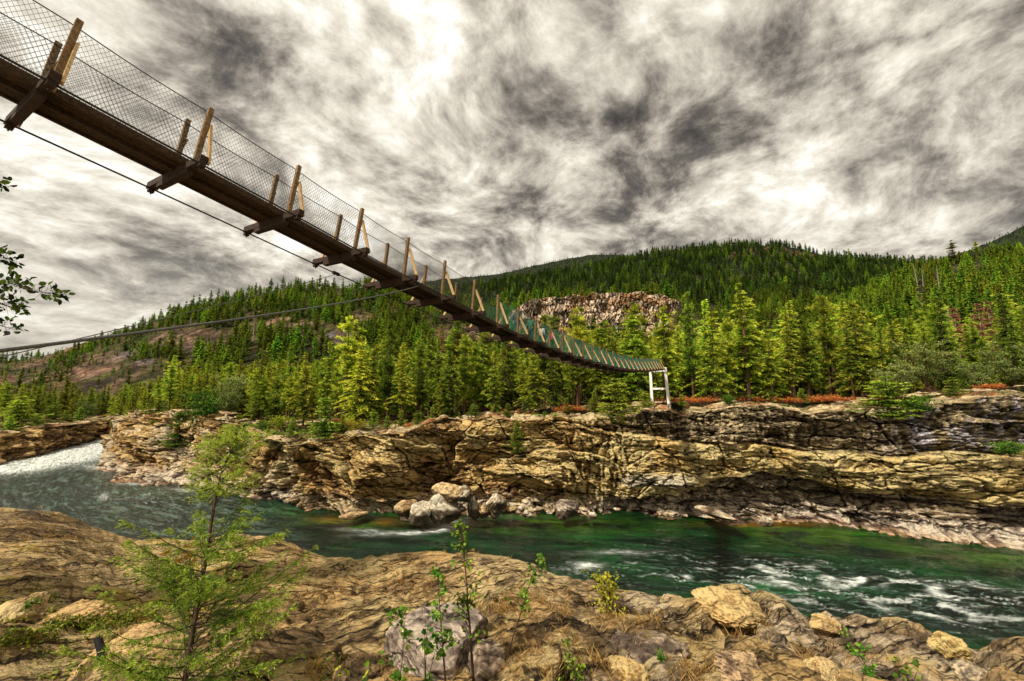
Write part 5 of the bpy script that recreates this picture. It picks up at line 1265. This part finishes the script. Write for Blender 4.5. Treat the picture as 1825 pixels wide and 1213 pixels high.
def build_boulders():
    W1, W2 = (164, 148, 122), (236, 222, 194)
    T1, T2 = (146, 118, 82), (222, 190, 138)
    L = [(792, 907, 2.2, 1.6, 1.8, W1, W2, 'largest white boulder at the water edge on the far bank'), (750, 914, 1.7, 1.3, 1.3, W1, W2, 'white boulder leaning against the left side of the largest one'),
         (845, 905, .8, .8, 1.3, W1, W2, 'upright pale boulder just right of the largest white one'), (727, 906, 1.5, 1.2, 1.0, T1, T2, 'tan flat-topped boulder left of the two white boulders'),
         (885, 895, 1.9, 1.2, 1.1, T1, W2, 'long pale boulder pointing up right of the white ones'), (860, 912, 1.0, .9, .8, T1, T2, 'tan rounded boulder in the far bank boulder heap'),
         (880, 912, .8, .8, .7, T1, W2, 'small round boulder at the right end of the heap'), (823, 880, 2.0, 1.3, 1.1, T1, W2, 'pale boulder behind the largest white one'),
         (800, 876, 2.4, 1.4, .9, T1, T2, 'brown flat boulder above the white boulders'), (905, 908, 1.2, .8, .5, T1, T2, 'low flat boulder at the waterline right of the heap'),
         (725, 920, .9, .8, .5, W1, W2, 'small pale rock low in the water left of the white boulders'), (1367, 931, .75, .6, .6, W1, W2, 'single white rock standing in the green water'),
         (1010, 907, 2.2, 1.6, 1.1, (110, 96, 84), (200, 182, 158), 'grey layered boulder at the waterline right of the heap'), (1275, 914, 3.6, 1.3, .5, (180, 150, 116), (240, 220, 186), 'pale flat slab at the waterline under the right cliff'),
         (372, 866, 1.4, 1.2, .8, W1, W2, 'pale rock at the water edge behind the sapling top'), (630, 918, 1.8, 1.0, .4, T1, T2, 'low slab at the waterline below the tan cliff')]
    for i, (px, py, rx, ry, rz, c1, c2, lab) in enumerate(L):
        q = G(px, 690+ (py-690)*1.0, 0.0); Yb = float(np.interp(px, [200, 372, 500, 640, 760, 1000, 1200, 1400, 1700], [80, 66, 58, 51.5, 49.5, 51.2, 50.3, 47, 43]))
        rock(px, py, Yb, rx, ry, rz, c1, c2, lab, 'white_boulder', seed=40+i, rot=i*1.1, tilt=.15*math.sin(i*2.1), strat=.12 if i in (12, 13) else 0, wet=True)
    rng = random.Random(4)
    for i in range(26):
        px = rng.uniform(700, 960) if i < 16 else rng.uniform(950, 1100); py = rng.uniform(905, 920); Yb = float(np.interp(px, [700, 760, 1000, 1200], [50.2, 49.5, 51, 50]))
        s = rng.uniform(.25, .6)
        rock(px, py, Yb, s*1.2, s, s*.7, T1, W2, 'small loose rock at the foot of the far cliff', 'white_boulder', seed=90+i, rot=i, group='small loose rocks at the foot of the far cliff', sub=3, wet=True)
    # near bank
    p = gp(775, 1200)
    o = rock(770, 1150, p[1], .37, .28, .22, (112, 98, 88), (196, 176, 156), 'large purple-grey boulder in the centre foreground with a flat cracked top', seed=77, rot=.3, planes=7, rough=.035, sub=6)
    o.location = (p[0], p[1]+.12, p[2]+.07)
    for i, (px, py, rx, ry, rz, c1, c2, lab) in enumerate([
        (1150, 1165, .34, .30, .12, (92, 78, 66), (168, 146, 120), 'dark grey rounded boulder right of the central purple-grey one'),
        (860, 1185, .30, .25, .17, (110, 92, 78), (176, 154, 128), 'grey boulder touching the right side of the purple-grey one'),
        (1112, 1207, .17, .16, .09, (180, 146, 88), (232, 200, 138), 'small tan boulder at the bottom edge right of centre'),
        (1330, 1195, .16, .15, .07, (120, 98, 76), (196, 164, 122), 'mottled brown boulder at the bottom right of centre'),
        (1478, 1210, .10, .10, .07, (180, 148, 96), (236, 206, 148), 'small pale boulder at the bottom edge under the right leaves'),
        (1740, 1205, .16, .14, .08, (120, 108, 92), (216, 192, 152), 'grey-tan boulder in the lower right corner area'),
        (130, 1092, .32, .24, .13, (140, 110, 72), (214, 178, 118), 'rounded tan boulder at the left among creeping plants'),
        (20, 1090, .28, .22, .12, (170, 140, 92), (234, 206, 146), 'pale boulder at the left edge beside the creeping plants'),
        (265, 1165, .42, .34, .15, (130, 104, 70), (212, 174, 118), 'low tan boulder behind the charred post'),
        (1700, 1150, .16, .14, .10, (180, 150, 92), (240, 210, 140), 'yellowish knob of rock on the right rim of the near bank'),
        (1475, 1122, .15, .14, .07, (170, 140, 92), (226, 194, 134), 'tan boulder on the rim left of the yellowish knob'),
        (1300, 1078, .30, .28, .09, (170, 138, 88), (230, 198, 134), 'large tan boulder on the rim at the right'),
        (640, 1210, .20, .2, .12, (110, 92, 70), (170, 140, 100), 'brown rock at the bottom edge left of the purple-grey boulder')]):
        g = gp(px, py); o = rock(px, py, g[1], rx, ry, rz, c1, c2, lab, seed=120+i, rot=i*.7, planes=8, rough=.07, sub=6)
        o.location = (g[0], g[1]+.03, g[2]-rz*.45)
# ------------------------------------------------------------------ foreground plants
def leaf_quads(C, D, Nn, L, W):
    """pointed oval leaves: 6 points each, two quads"""
    D = D/np.linalg.norm(D, axis=1)[:, None]; S = np.cross(D, Nn); S /= (np.linalg.norm(S, axis=1)[:, None]+1e-9); U = np.cross(S, D)
    L = L[:, None]; W = W[:, None]
    pts = [C, C+D*L*.30+S*W*.45+U*W*.12, C+D*L*.30-S*W*.45+U*W*.12, C+D*L*.72+S*W*.36+U*W*.08-U*L*.04, C+D*L*.72-S*W*.36+U*W*.08-U*L*.04, C+D*L-U*L*.1, C+D*L*.32, C+D*L*.72-U*L*.05]
    V = np.stack(pts, 1).reshape(-1, 3); n = len(C); o = np.arange(n)[:, None]*8
    F4 = np.concatenate([o+np.array([[1, 3, 7, 6]]), o+np.array([[2, 6, 7, 4]])]); F3 = np.concatenate([o+np.array([[0, 1, 6]]), o+np.array([[0, 6, 2]]), o+np.array([[3, 5, 7]]), o+np.array([[7, 5, 4]])])
    return V, F4, F3
def sapling(name, label, base, top, nleaf, L, mat, seed, spread=.25, stems=1, lo=.25, droop=.2, cat='sapling', twig_r=.006, dens_top=1.0, group=None, width=.8):
    rng = np.random.default_rng(seed); base = np.array(base, float); top = np.array(top, float)
    root = empty(name, tuple(base)); tag(root, label, cat, group); st = MB(); C = []; D = []
    ax = top-base; H = np.linalg.norm(ax)
    for s in range(stems):
        tp = ax*rng.uniform(.75, 1.0) if s else ax
        off = rng.normal(size=3)*[1, 1, 0]*spread*H*.35 if s else np.zeros(3)
        t = np.linspace(0, 1, 9)[:, None]; p = t*tp+t**1.5*off+np.cumsum(rng.normal(size=(9, 3))*.012*H, 0)*t*.6
        st.tube(p, twig_r*(1.15-t[:, 0]), 5)
        nb = max(3, int(nleaf/stems/7))
        for b in range(nb):
            u = lo+(1-lo)*(rng.random()**dens_top); q = np.array([np.interp(u, t[:, 0], p[:, i]) for i in range(3)])
            a = rng.uniform(0, 6.28); bl = spread*H*rng.uniform(.25, 1.)*(1.15-u*.8)
            d = np.array([np.cos(a), np.sin(a), rng.uniform(.1, .9)]); e = q+d*bl; m = (q+e)/2+[0, 0, bl*.12]; e[2] -= droop*bl
            st.tube([q, m, e], [twig_r*.45, twig_r*.35, twig_r*.2], 4)
            nl = max(2, int(rng.poisson(nleaf/stems/nb)))
            for j in range(nl):
                v = rng.uniform(.2, 1.05); C.append(q*(1-v)**2+2*v*(1-v)*m+v*v*e+rng.normal(size=3)*.01)
                D.append(d*.6+rng.normal(size=3)*.6+[0, 0, -.25])
    st.build('stem', M['twig'], root, True)
    C = np.array(C); D = np.array(D); n = len(C); Nn = rng.normal(size=(n, 3))*.5+[0, -.3, 1]
    LL = L*rng.uniform(.6, 1.25, n); V, F4, F3 = leaf_quads(C, D, Nn, LL, LL*width)
    T = np.clip(.55+rng.normal(size=n)*.25, 0, 1)
    me = np_mesh('leaves', V, [F4, F3], col=np.repeat(T, 8)[:, None]*np.ones(3), smooth=False); link('leaves', me, root, M[mat])
    return root

def juniper():
    rng = np.random.default_rng(909)
    path = [P(318, 1290, 2.30), P(331, 1205, 2.34), P(343, 1130, 2.38), P(356, 1060, 2.42), P(370, 975, 2.47), P(380, 910, 2.50), P(392, 850, 2.53), P(408, 810, 2.56), P(428, 772, 2.58)]
    path = np.array(path); b = path[0].copy(); g = ground_z(b[0], b[1]); b[2] = g-.02; path = np.concatenate([[b], path[1:]])
    o = path[0]; root = empty('juniper_sapling', tuple(o)); tag(root, 'tall feathery juniper sapling with a dark thin trunk in the left foreground', 'sapling')
    p = path-o; t = np.linspace(0, 1, len(p)); st = MB(); r = np.interp(t, [0, .5, .8, 1], [.015, .010, .005, .002]); st.tube(p, r, 7)
    tw = MB(); C = []; D = []; T = []; sc = []
    right = np.array([1, 0, 0.]); away = np.array([0, 1., 0])
    nb = 165
    for i in range(nb):
        u = (i+rng.random())/nb
        if .52 < u < .64 and rng.random() < .8: continue                 # thin stretch of bare trunk
        q = np.array([np.interp(u, t, p[:, k]) for k in range(3)])
        a = rng.uniform(0, 6.28)
        Lb = np.interp(u, [0, .15, .45, .6, .72, .88, 1], [.44, .52, .42, .15, .19, .15, .05])*rng.uniform(.55, 1.15)
        dx = np.cos(a)*right+np.sin(a)*away*.75
        if dx[0] > 0: Lb *= 1.16
        dirv = dx+np.array([0, 0, rng.uniform(.0, .75)+.25*(u > .6)])
        n = 8; v = np.linspace(0, 1, n)[:, None]; bp = q+dirv*Lb*v+np.array([0, 0, 1])*(.18*Lb*v**2-.10*Lb*v)+np.cumsum(rng.normal(size=(n, 3))*.006, 0)*v
        tw.tube(bp, np.linspace(.0042, .001, n)*(.5+.8*Lb), 4)
        nt_ = int((14+56*Lb)*(1 if u < .6 else .6))
        for j in range(nt_):
            w = rng.uniform(.18, 1.0); qq = np.array([np.interp(w, v[:, 0], bp[:, k]) for k in range(3)])
            sd = rng.choice([-1, 1]); lat = np.cross(dirv, [0, 0, 1]); lat /= np.linalg.norm(lat)
            td = dirv/np.linalg.norm(dirv)*.9+lat*sd*rng.uniform(.3, 1.0)+rng.normal(size=3)*.22+np.array([0, 0, -.08]); td /= np.linalg.norm(td)
            tl = rng.uniform(.04, .11)*(1.2-w*.6)
            m = 7; vv = np.linspace(.1, 1, m)[:, None]; tp = qq+td*tl*vv+np.array([0, 0, -.02])*vv**2
            if rng.random() < .35: tw.tube([qq, tp[-1]], [.0012, .0006], 3)
            lt2 = np.cross(td, rng.normal(size=3)); lt2 /= np.linalg.norm(lt2)
            for k in range(m):
                for s in (-1, 1):
                    C.append(tp[k]); D.append(td*1.0+lt2*s*.75+rng.normal(size=3)*.25); T.append(.25+.4*w+.25*vv[k, 0]+.25*(u > .6)+rng.normal()*.15); sc.append(rng.uniform(.008, .018))
    st.build('trunk', M['twig'], root, True); tw.build('branch', M['twig'], root)
    C = np.array(C); D = np.array(D); D /= np.linalg.norm(D, axis=1)[:, None]; S = np.array(sc); T = np.clip(T, 0, 1)
    V, Fc = tri_cloud(C, D, S*1.2, S*.30, rng)
    me = np_mesh('sprays', V, Fc, col=np.repeat(T, 3)[:, None]*np.ones(3), smooth=False); link('sprays', me, root, M['juniper'])
    print('juniper', len(Fc))

def build_plants():
    juniper()
    def sp(px, py, pt, Y, name, label, n, L, mat, seed, pxt=None, **k):
        b = P(px, py, Y); g = ground_z(b[0], b[1]); b[2] = g-.01
        sapling(name, label, b, P(pxt or px, pt, Y+.05), n, L, mat, seed, **k)
    G1 = 'thin broadleaf saplings around the purple-grey boulder'
    sp(846, 1250, 928, 2.55, 'birch_sapling', 'tallest thin birch sapling in front of the river with sparse round leaves', 300, .024, 'leaf_green', 1, pxt=826, lo=.25, spread=.16, dens_top=.8, twig_r=.0085)
    sp(797, 1240, 1010, 2.45, 'birch_sapling', 'thin birch sapling left of the tallest one, leafy in its upper half', 190, .026, 'leaf_green', 2, pxt=783, lo=.35, spread=.2, twig_r=.006)
    sp(902, 1230, 985, 2.7, 'birch_sapling', 'leaning bare-stemmed sapling right of the tallest one', 150, .025, 'leaf_green', 3, pxt=955, lo=.45, spread=.22, twig_r=.005)
    sp(706, 1250, 1085, 2.2, 'birch_sapling', 'short sapling with large leaves at the left of the purple-grey boulder', 60, .032, 'leaf_green', 4, pxt=722, lo=.3, spread=.35, twig_r=.004)
    sp(756, 1250, 1100, 2.3, 'birch_sapling', 'small twiggy sapling in front of the purple-grey boulder', 70, .028, 'leaf_green', 5, pxt=760, lo=.35, spread=.4, stems=3, twig_r=.004)
    sp(1088, 1105, 1012, 5.0, 'yellow_shrub', 'bright yellow-green shrub on the rocks right of centre', 620, .032, 'leaf_yellow', 6, pxt=1082, stems=9, spread=.55, lo=.1, cat='shrub', twig_r=.004)
    sp(1010, 1225, 1130, 2.6, 'green_shrub', 'small leafy shrub at the bottom between the boulders', 130, .022, 'leaf_green', 7, pxt=1018, stems=5, spread=.45, lo=.2, cat='shrub', twig_r=.003)
    sp(1330, 1150, 1068, 4.2, 'dry_shrub', 'yellowish dry shrub on the rim right of centre', 200, .022, 'grass', 8, pxt=1318, stems=8, spread=.5, lo=.15, cat='shrub', twig_r=.003)
    sp(1560, 1240, 1120, 2.6, 'leafy_shoot', 'green leafy shoot at the bottom right in front of the rocks', 95, .026, 'leaf_green', 9, pxt=1510, stems=3, spread=.35, lo=.1, cat='shoot', twig_r=.003)
    sp(1620, 1250, 1180, 2.4, 'leafy_shoot', 'low leafy shoot right of the taller one at the bottom right', 40, .026, 'leaf_green', 10, pxt=1640, stems=2, spread=.5, lo=.1, cat='shoot', twig_r=.003)
    sp(330, 1035, 960, 5.6, 'orange_shrub', 'orange-leaved shrub on the rock behind the juniper trunk', 330, .034, 'leaf_orange', 11, pxt=338, stems=7, spread=.6, lo=.15, cat='shrub', twig_r=.004)
    sp(668, 1260, 1165, 2.1, 'leafy_shoot', 'green shoot at the bottom edge left of the boulder', 50, .03, 'leaf_green', 12, pxt=690, stems=3, spread=.5, lo=.05, cat='shoot', twig_r=.003)
    sp(630, 1250, 1190, 2.2, 'leafy_shoot', 'bright low shoot at the bottom edge right of the juniper', 60, .026, 'leaf_yellow', 13, pxt=610, stems=4, spread=.7, lo=.05, cat='shoot', twig_r=.003)
    sp(1180, 1215, 1160, 3.0, 'green_shrub', 'tiny green shrub between the dark grey boulder and the mottled one', 60, .02, 'leaf_green', 14, pxt=1175, stems=4, spread=.5, lo=.05, cat='shrub', twig_r=.003)
    sp(30, 1110, 1068, 3.6, 'green_shrub', 'small dark green shrub beside the pale boulder at the left edge', 120, .02, 'leaf_green', 15, pxt=70, stems=6, spread=.8, lo=.05, cat='shrub', twig_r=.003)
    # charred post at the lower left
    p = P(181, 1230, 2.6); g = ground_z(p[0], p[1]); t = P(174, 1138, 2.68); root = MB(); rng = np.random.default_rng(3)
    pts = np.array([[p[0], p[1], g-.05], (np.array([p[0], p[1], g])*.5+t*.5)+[.004, 0, 0], t]); root.tube(pts, [.026, .022, .019], 7); root.tube([t-[0, 0, .002], t+[.004, 0, .02]], [.019, .006], 7)
    tag(root.build('charred_post', M['char'], None, True), 'short black charred post standing in the lower left corner area', 'post')
    # branch of a tree standing left of the frame
    rng = np.random.default_rng(31); b = P(-330, 900, 3.4); gz = ground_z(b[0], b[1]); b[2] = gz
    root = empty('alder_tree', tuple(b)); tag(root, 'leafy tree branch with dark leaves reaching in at the left edge', 'tree'); st = MB(); C = []; D = []
    tp = [np.array([b[0], b[1], gz-.1]), P(-320, 700, 3.35), P(-290, 450, 3.3), P(-240, 250, 3.3)]; st.tube(np.array(tp)-b, [.05, .04, .028, .015], 7)
    for (pts, n) in (([(-300, 560), (-120, 500), (0, 496), (60, 520), (118, 524)], 75), ([(-290, 520), (-100, 440), (-10, 446), (28, 470)], 60), ([(-300, 640), (-120, 600), (-20, 575), (32, 588)], 45), ([(-280, 400), (-140, 340), (-20, 325), (6, 324)], 26), ([(-290, 500), (-60, 520), (20, 548), (45, 545)], 50), ([(-300, 600), (-80, 540), (0, 520), (20, 500)], 60)):
        q = np.array([P(x, y, 3.3+.1*rng.normal()) for x, y in pts])-b; v = np.linspace(0, 1, len(q)); vf = np.linspace(0, 1, 14); qq = np.stack([np.interp(vf, v, q[:, k]) for k in range(3)], 1)
        qq[1:-1] = (qq[:-2]+qq[2:]+2*qq[1:-1])/4; st.tube(qq, np.linspace(.009, .0012, 14), 5)
        for j in range(n):
            w = 1-rng.random()**1.2*.55; s0 = np.array([np.interp(w, vf, qq[:, k]) for k in range(3)]); dd = np.array([rng.uniform(-.3, 1), rng.normal()*.6, rng.normal()*.7]); e = s0+dd/np.linalg.norm(dd)*rng.uniform(.02, .11)*(1.3-w)*1.4
            st.tube([s0, e], [.0016, .0008], 3); C.append(e); D.append(dd+rng.normal(size=3)*.4)
    st.build('trunk', M['twig'], root, True)
    C = np.array(C); D = np.array(D); n = len(C); LL = .050*rng.uniform(.55, 1.2, n); V, F4, F3 = leaf_quads(C, D, rng.normal(size=(n, 3)), LL, LL*.75)
    me = np_mesh('leaves', V, [F4, F3], col=np.repeat(np.clip(rng.random(n), 0, 1), 8)[:, None]*np.ones(3), smooth=False); link('leaves', me, root, M['leaf_dark'])

def build_cover():
    rng = np.random.default_rng(61)
    # dry grass tufts in the hollows of the near bank
    Vs = []; Ts = []
    spots = []
    for (px, py, rx, ry, n) in [(930, 1085, 130, 25, 260), (760, 1040, 90, 35, 130), (1110, 1105, 90, 18, 130), (80, 960, 100, 35, 150), (1320, 1110, 60, 40, 90), (640, 1195, 140, 22, 110), (1230, 1190, 60, 40, 140),
                                (980, 1180, 80, 35, 130), (260, 1130, 150, 30, 110), (560, 1070, 80, 40, 90), (850, 985, 80, 10, 40), (1480, 1165, 120, 25, 90), (280, 975, 150, 18, 60), (1080, 1180, 40, 30, 60)]:
        n = n//2
        for i in range(n): spots.append((px+rng.normal()*rx*.55, py+rng.normal()*ry*.55))
    for (px, py) in spots:
        if py > 1230 or py < 905: continue
        g = gp(px, py)
        if g[1] > float(edgeYZ(g[0]/g[1])[0])+.1 or g[1] < 1.6: continue
        m = rng.integers(6, 14); h = rng.uniform(.03, .11)
        a = rng.uniform(0, 6.28, m); d = np.stack([np.cos(a)*rng.uniform(.2, 1.1, m), np.sin(a)*rng.uniform(.2, 1.1, m), np.ones(m)], 1); d /= np.linalg.norm(d, axis=1)[:, None]
        C = g+rng.normal(size=(m, 3))*[.018, .018, 0]-[0, 0, .01]
        sd = np.cross(d, rng.normal(size=(m, 3))); sd /= np.linalg.norm(sd, axis=1)[:, None]; L = h*rng.uniform(.5, 1.3, m)[:, None]; w = .0016*(g[1]/2.5)**.6
        v = np.stack([C-sd*w, C+sd*w, C+d*L*.55+sd*w*.7, C+d*L+[0, 0, -.2]*L*.5*np.ones((m, 1))], 1).reshape(-1, 3); Vs.append(v); Ts.append(np.repeat(rng.random(m), 4))
    V = np.concatenate(Vs); T = np.concatenate(Ts); me = np_mesh('dry_grass', V, np.arange(len(V)).reshape(-1, 4), col=T[:, None]*np.ones(3), smooth=False)
    tag(link('dry_grass', me, None, M['grass']), 'dry golden grass tufts growing between the near rocks', 'grass', kind='stuff')
    # creeping green plants at the lower left, on the near rocks
    C = []; D = []
    line = [(0, 1150), (60, 1135), (120, 1118), (180, 1120), (240, 1100), (300, 1105)]
    for i in range(5200):
        r = rng.random()
        if r < .5: u = rng.random(); px = u*330; py = np.interp(px, [q[0] for q in line], [q[1] for q in line])+rng.normal()*9
        elif r < .7: px = rng.uniform(0, 110); py = 1085+rng.normal()*14-px*.08
        elif r < .86: px = rng.uniform(330, 640); py = 1195+rng.normal()*14
        else: px = rng.uniform(60, 300); py = 1195+rng.normal()*26
        if fbm(np.array([px/30.]), np.array([py/12.]), 3, 71)[0] < -.12: continue
        g = gp(px, min(py, 1235)); C.append(g+rng.normal(size=3)*[.01, .01, .008]+[0, 0, .012]); D.append(rng.normal(size=3)+[0, 0, .3])
    C = np.array(C); D = np.array(D); n = len(C); LL = rng.uniform(.012, .026, n); V, F4, F3 = leaf_quads(C, D, rng.normal(size=(n, 3))+[0, 0, 1.5], LL, LL*.7)
    me = np_mesh('creeping_plants', V, [F4, F3], col=np.repeat(rng.random(n), 8)[:, None]*np.ones(3), smooth=False)
    tag(link('creeping_plants', me, None, M['creeper']), 'low creeping green plants spread over the near rocks', 'ground plants', kind='stuff')
    # small scrub on the rim and ledges of the far bank
    Vs = []; Ts = []
    for i in range(1500):
        r = rng.random()
        if r < .45: px = rng.uniform(430, 800)
        elif r < .7: px = rng.uniform(200, 440)
        else: px = rng.uniform(0, 1825)
        a = aof(px); Y = float(Ytop(a))+rng.uniform(.3, 9) if px < 800 or r > .7 else 60
        if px < 195: Y = float(Ytop(a))+rng.uniform(3, 10)
        if fbm(np.array([a*Y/5]), np.array([Y/5.]), 3, 88)[0] < 0: continue
        z = float(np.interp(Y-float(Ytop(a)), [0, 12], [P(px, 0, 60)[2]*0+float(np.interp(a, BA, BZ))-.6, float(np.interp(a, BA, BZ))]))
        if px > 195:
            zt = np.interp(px, [t[0] for b, t in CL[3:]], [P(*t)[2] for b, t in CL[3:]]); z = zt+(z-zt)*min(1, (Y-float(Ytop(a)))/10)
        m = 34; sz = rng.uniform(.3, .95); d = rng.normal(size=(m, 3)); d[:, 2] = abs(d[:, 2]); d *= (rng.random(m)**.5*sz*.6/np.linalg.norm(d, axis=1))[:, None]
        DD = rng.normal(size=(m, 3)); DD /= np.linalg.norm(DD, axis=1)[:, None]
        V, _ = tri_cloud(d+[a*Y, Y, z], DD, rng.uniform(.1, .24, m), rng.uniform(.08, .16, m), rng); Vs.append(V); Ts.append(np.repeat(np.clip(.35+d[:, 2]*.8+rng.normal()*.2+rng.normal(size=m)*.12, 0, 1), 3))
    V = np.concatenate(Vs); T = np.concatenate(Ts); me = np_mesh('scrub', V, np.arange(len(V)).reshape(-1, 3), col=T[:, None]*np.ones(3), smooth=False)
    tag(link('scrub', me, None, M['needles_bright']), 'low yellow-green scrub along the rim of the far cliff', 'scrub', kind='stuff')

# ------------------------------------------------------------------ sky, sun, camera
def build_world():
    w = bpy.data.worlds.new('World'); SC.world = w; w.use_nodes = True; nt = w.node_tree; L = nt.links
    bg = nt.nodes['Background']; out = nt.nodes['World Output']
    sky = N(nt, 'ShaderNodeTexSky', sky_type='NISHITA'); sky.sun_disc = False; sky.sun_elevation = math.radians(SUN_EL); sky.sun_rotation = math.radians(SUN_ROT)
    L.new(sky.outputs[0], bg.inputs[0]); bg.inputs[1].default_value = .08
    tc = N(nt, 'ShaderNodeTexCoord'); sp = N(nt, 'ShaderNodeSeparateXYZ'); L.new(tc.outputs['Generated'], sp.inputs[0])
    def math_(op, a, b=None, clamp=False):
        n = N(nt, 'ShaderNodeMath', operation=op); n.use_clamp = clamp
        for i, q in enumerate((a, b)):
            if q is None: continue
            if hasattr(q, 'links'): L.new(q, n.inputs[i])
            else: n.inputs[i].default_value = q
        return n.outputs[0]
    zc = math_('MAXIMUM', sp.outputs[2], 0.0); zd = math_('ADD', zc, .34)
    cx = math_('DIVIDE', sp.outputs[0], zd); cy = math_('DIVIDE', sp.outputs[1], zd)
    cv = N(nt, 'ShaderNodeCombineXYZ'); L.new(cx, cv.inputs[0]); L.new(cy, cv.inputs[1])
    # slow turbulence bends the layers before the cloud noise is read
    wn = N(nt, 'ShaderNodeTexNoise'); wn.inputs['Scale'].default_value = 2.2; wn.inputs['Detail'].default_value = 1.5; L.new(cv.outputs[0], wn.inputs['Vector'])
    wv = N(nt, 'ShaderNodeVectorMath', operation='MULTIPLY_ADD'); L.new(wn.outputs['Color'], wv.inputs[0]); wv.inputs[1].default_value = (.26, .26, .0); L.new(cv.outputs[0], wv.inputs[2])
    def noise(scale, detail, rough, st, rot, loc, dist=0.):
        r = N(nt, 'ShaderNodeMapping'); r.inputs['Rotation'].default_value = (0, 0, rot)
        m = N(nt, 'ShaderNodeMapping'); m.inputs['Scale'].default_value = st; m.inputs['Location'].default_value = loc
        L.new(wv.outputs[0], r.inputs[0]); L.new(r.outputs[0], m.inputs[0])
        n = N(nt, 'ShaderNodeTexNoise'); n.inputs['Scale'].default_value = scale; n.inputs['Detail'].default_value = detail; n.inputs['Roughness'].default_value = rough; n.inputs['Distortion'].default_value = dist
        L.new(m.outputs[0], n.inputs['Vector']); return n.outputs[0]
    big = noise(2.2, 12, .60, (1.0, .84, 1), math.radians(30), (3.1, 1.7, 0), .1)
    med = noise(6.6, 12, .67, (1.0, .86, 1), math.radians(40), (7.3, 2.2, 4), .15)
    fin = noise(17, 8, .62, (1.0, .75, 1), math.radians(35), (2.3, 8.2, 1), .1)
    v = math_('ADD', math_('MULTIPLY', big, .42), math_('MULTIPLY', med, .42)); v = math_('ADD', v, math_('MULTIPLY', fin, .17))
    def spot(px, py, rad, amt):                # a thin or a thick place in the cloud layer, by direction
        nonlocal v
        d = ray(px, py); d = d/np.linalg.norm(d); k = max(d[2], 0)+.34; c_ = (d[0]/k, d[1]/k)
        dx = math_('SUBTRACT', cx, c_[0]); dy = math_('SUBTRACT', cy, c_[1])
        r2 = math_('ADD', math_('MULTIPLY', dx, dx), math_('MULTIPLY', dy, dy))
        g = math_('EXPONENT', math_('MULTIPLY', r2, -1/(rad*rad)))
        v = math_('ADD', v, math_('MULTIPLY', g, amt))
    for q in [(575, 90, .08, .08), (1068, 165, .07, .06), (1565, 20, .08, .05), (780, 10, .07, .06), (1035, 265, .07, .045), (1430, 350, .12, .01), (300, 330, .2, .04), (120, 280, .3, .04), (1750, 240, .16, .02), (1250, 90, .12, .01), (1500, 150, .2, .02), (1320, 40, .2, .01),
              (1180, 315, .13, -.06), (935, 375, .10, -.06), (1540, 300, .16, -.05), (240, 430, .22, -.07), (450, 110, .10, -.02), (930, 130, .14, -.015), (1700, 110, .15, -.02), (730, 330, .12, -.02), (110, 30, .2, .03), (1320, 210, .16, -.03)]: spot(*q)
    cr = ramp(nt, v, [(.37, lin(70, 64, 58)), (.425, lin(112, 105, 95)), (.465, lin(158, 149, 136)), (.51, lin(204, 195, 178)), (.555, lin(240, 232, 214)), (.61, (1.15, 1.12, 1.02))])
    v = math_('SUBTRACT', v, .008)
    # towards the horizon the layer thickens to an even warm haze
    hz = math_('MULTIPLY', math_('SUBTRACT', 1.0, math_('DIVIDE', zc, .30), True), .62, True)
    hc = N(nt, 'ShaderNodeMix', data_type='RGBA'); L.new(hz, hc.inputs[0]); L.new(cr.outputs[0], hc.inputs[6]); hc.inputs[7].default_value = (*lin(220, 213, 198), 1)
    b2 = N(nt, 'ShaderNodeBackground'); L.new(hc.outputs[2], b2.inputs[0]); b2.inputs[1].default_value = 1.1
    mx = N(nt, 'ShaderNodeMixShader'); mx.inputs[0].default_value = .93
    L.new(bg.outputs[0], mx.inputs[1]); L.new(b2.outputs[0], mx.inputs[2]); L.new(mx.outputs[0], out.inputs[0])
    w.cycles.sampling_method = 'MANUAL'; w.cycles.sample_map_resolution = 512
SUN_EL, SUN_AZ = 48.0, 236.0                    # azimuth measured clockwise from +Y: behind and to the left of the camera
SUN_ROT = SUN_AZ
def build_light():
    l = bpy.data.lights.new('sun', 'SUN'); l.energy = 5.0; l.angle = math.radians(2); l.color = (1, .93, .80)
    o = bpy.data.objects.new('sun', l); COL.objects.link(o)
    az, el = math.radians(SUN_AZ), math.radians(SUN_EL)
    d = Vector((math.sin(az)*math.cos(el), math.cos(az)*math.cos(el), math.sin(el)))
    o.rotation_euler = (-d).to_track_quat('-Z', 'Y').to_euler()
def build_camera():
    c = bpy.data.cameras.new('camera'); o = bpy.data.objects.new('camera', c); COL.objects.link(o)
    c.sensor_width = 36; c.lens = 36*F/1825; c.clip_start = .05; c.clip_end = 12000
    o.location = (0, 0, CAMZ); o.rotation_euler = (math.pi/2+PITCH, 0, 0); SC.camera = o

build_hills()
sheet('rock_cliff', CL, .13, .085, 500, M['cliff'], 'right', 15, gorge_rock)
sheet('left_bank', LB, .30, .16, 600, M['cliff'], 'left', 14, bank_rock)
build_basalt(); build_near(); build_river()
specials(); build_forest()
build_bridge(); build_tower(); build_guys(); build_people(); build_boulders(); build_plants(); build_cover()
build_world(); build_light(); build_camera()
SC.view_settings.view_transform = 'Standard'; SC.view_settings.look = 'None'; SC.view_settings.exposure = 0; SC.view_settings.gamma = 1
SC.render.engine = 'CYCLES'; SC.cycles.use_denoising = True; SC.cycles.max_bounces = 5; SC.cycles.diffuse_bounces = 3; SC.cycles.transparent_max_bounces = 4
SC.cycles.use_adaptive_sampling = True; SC.cycles.adaptive_threshold = .02
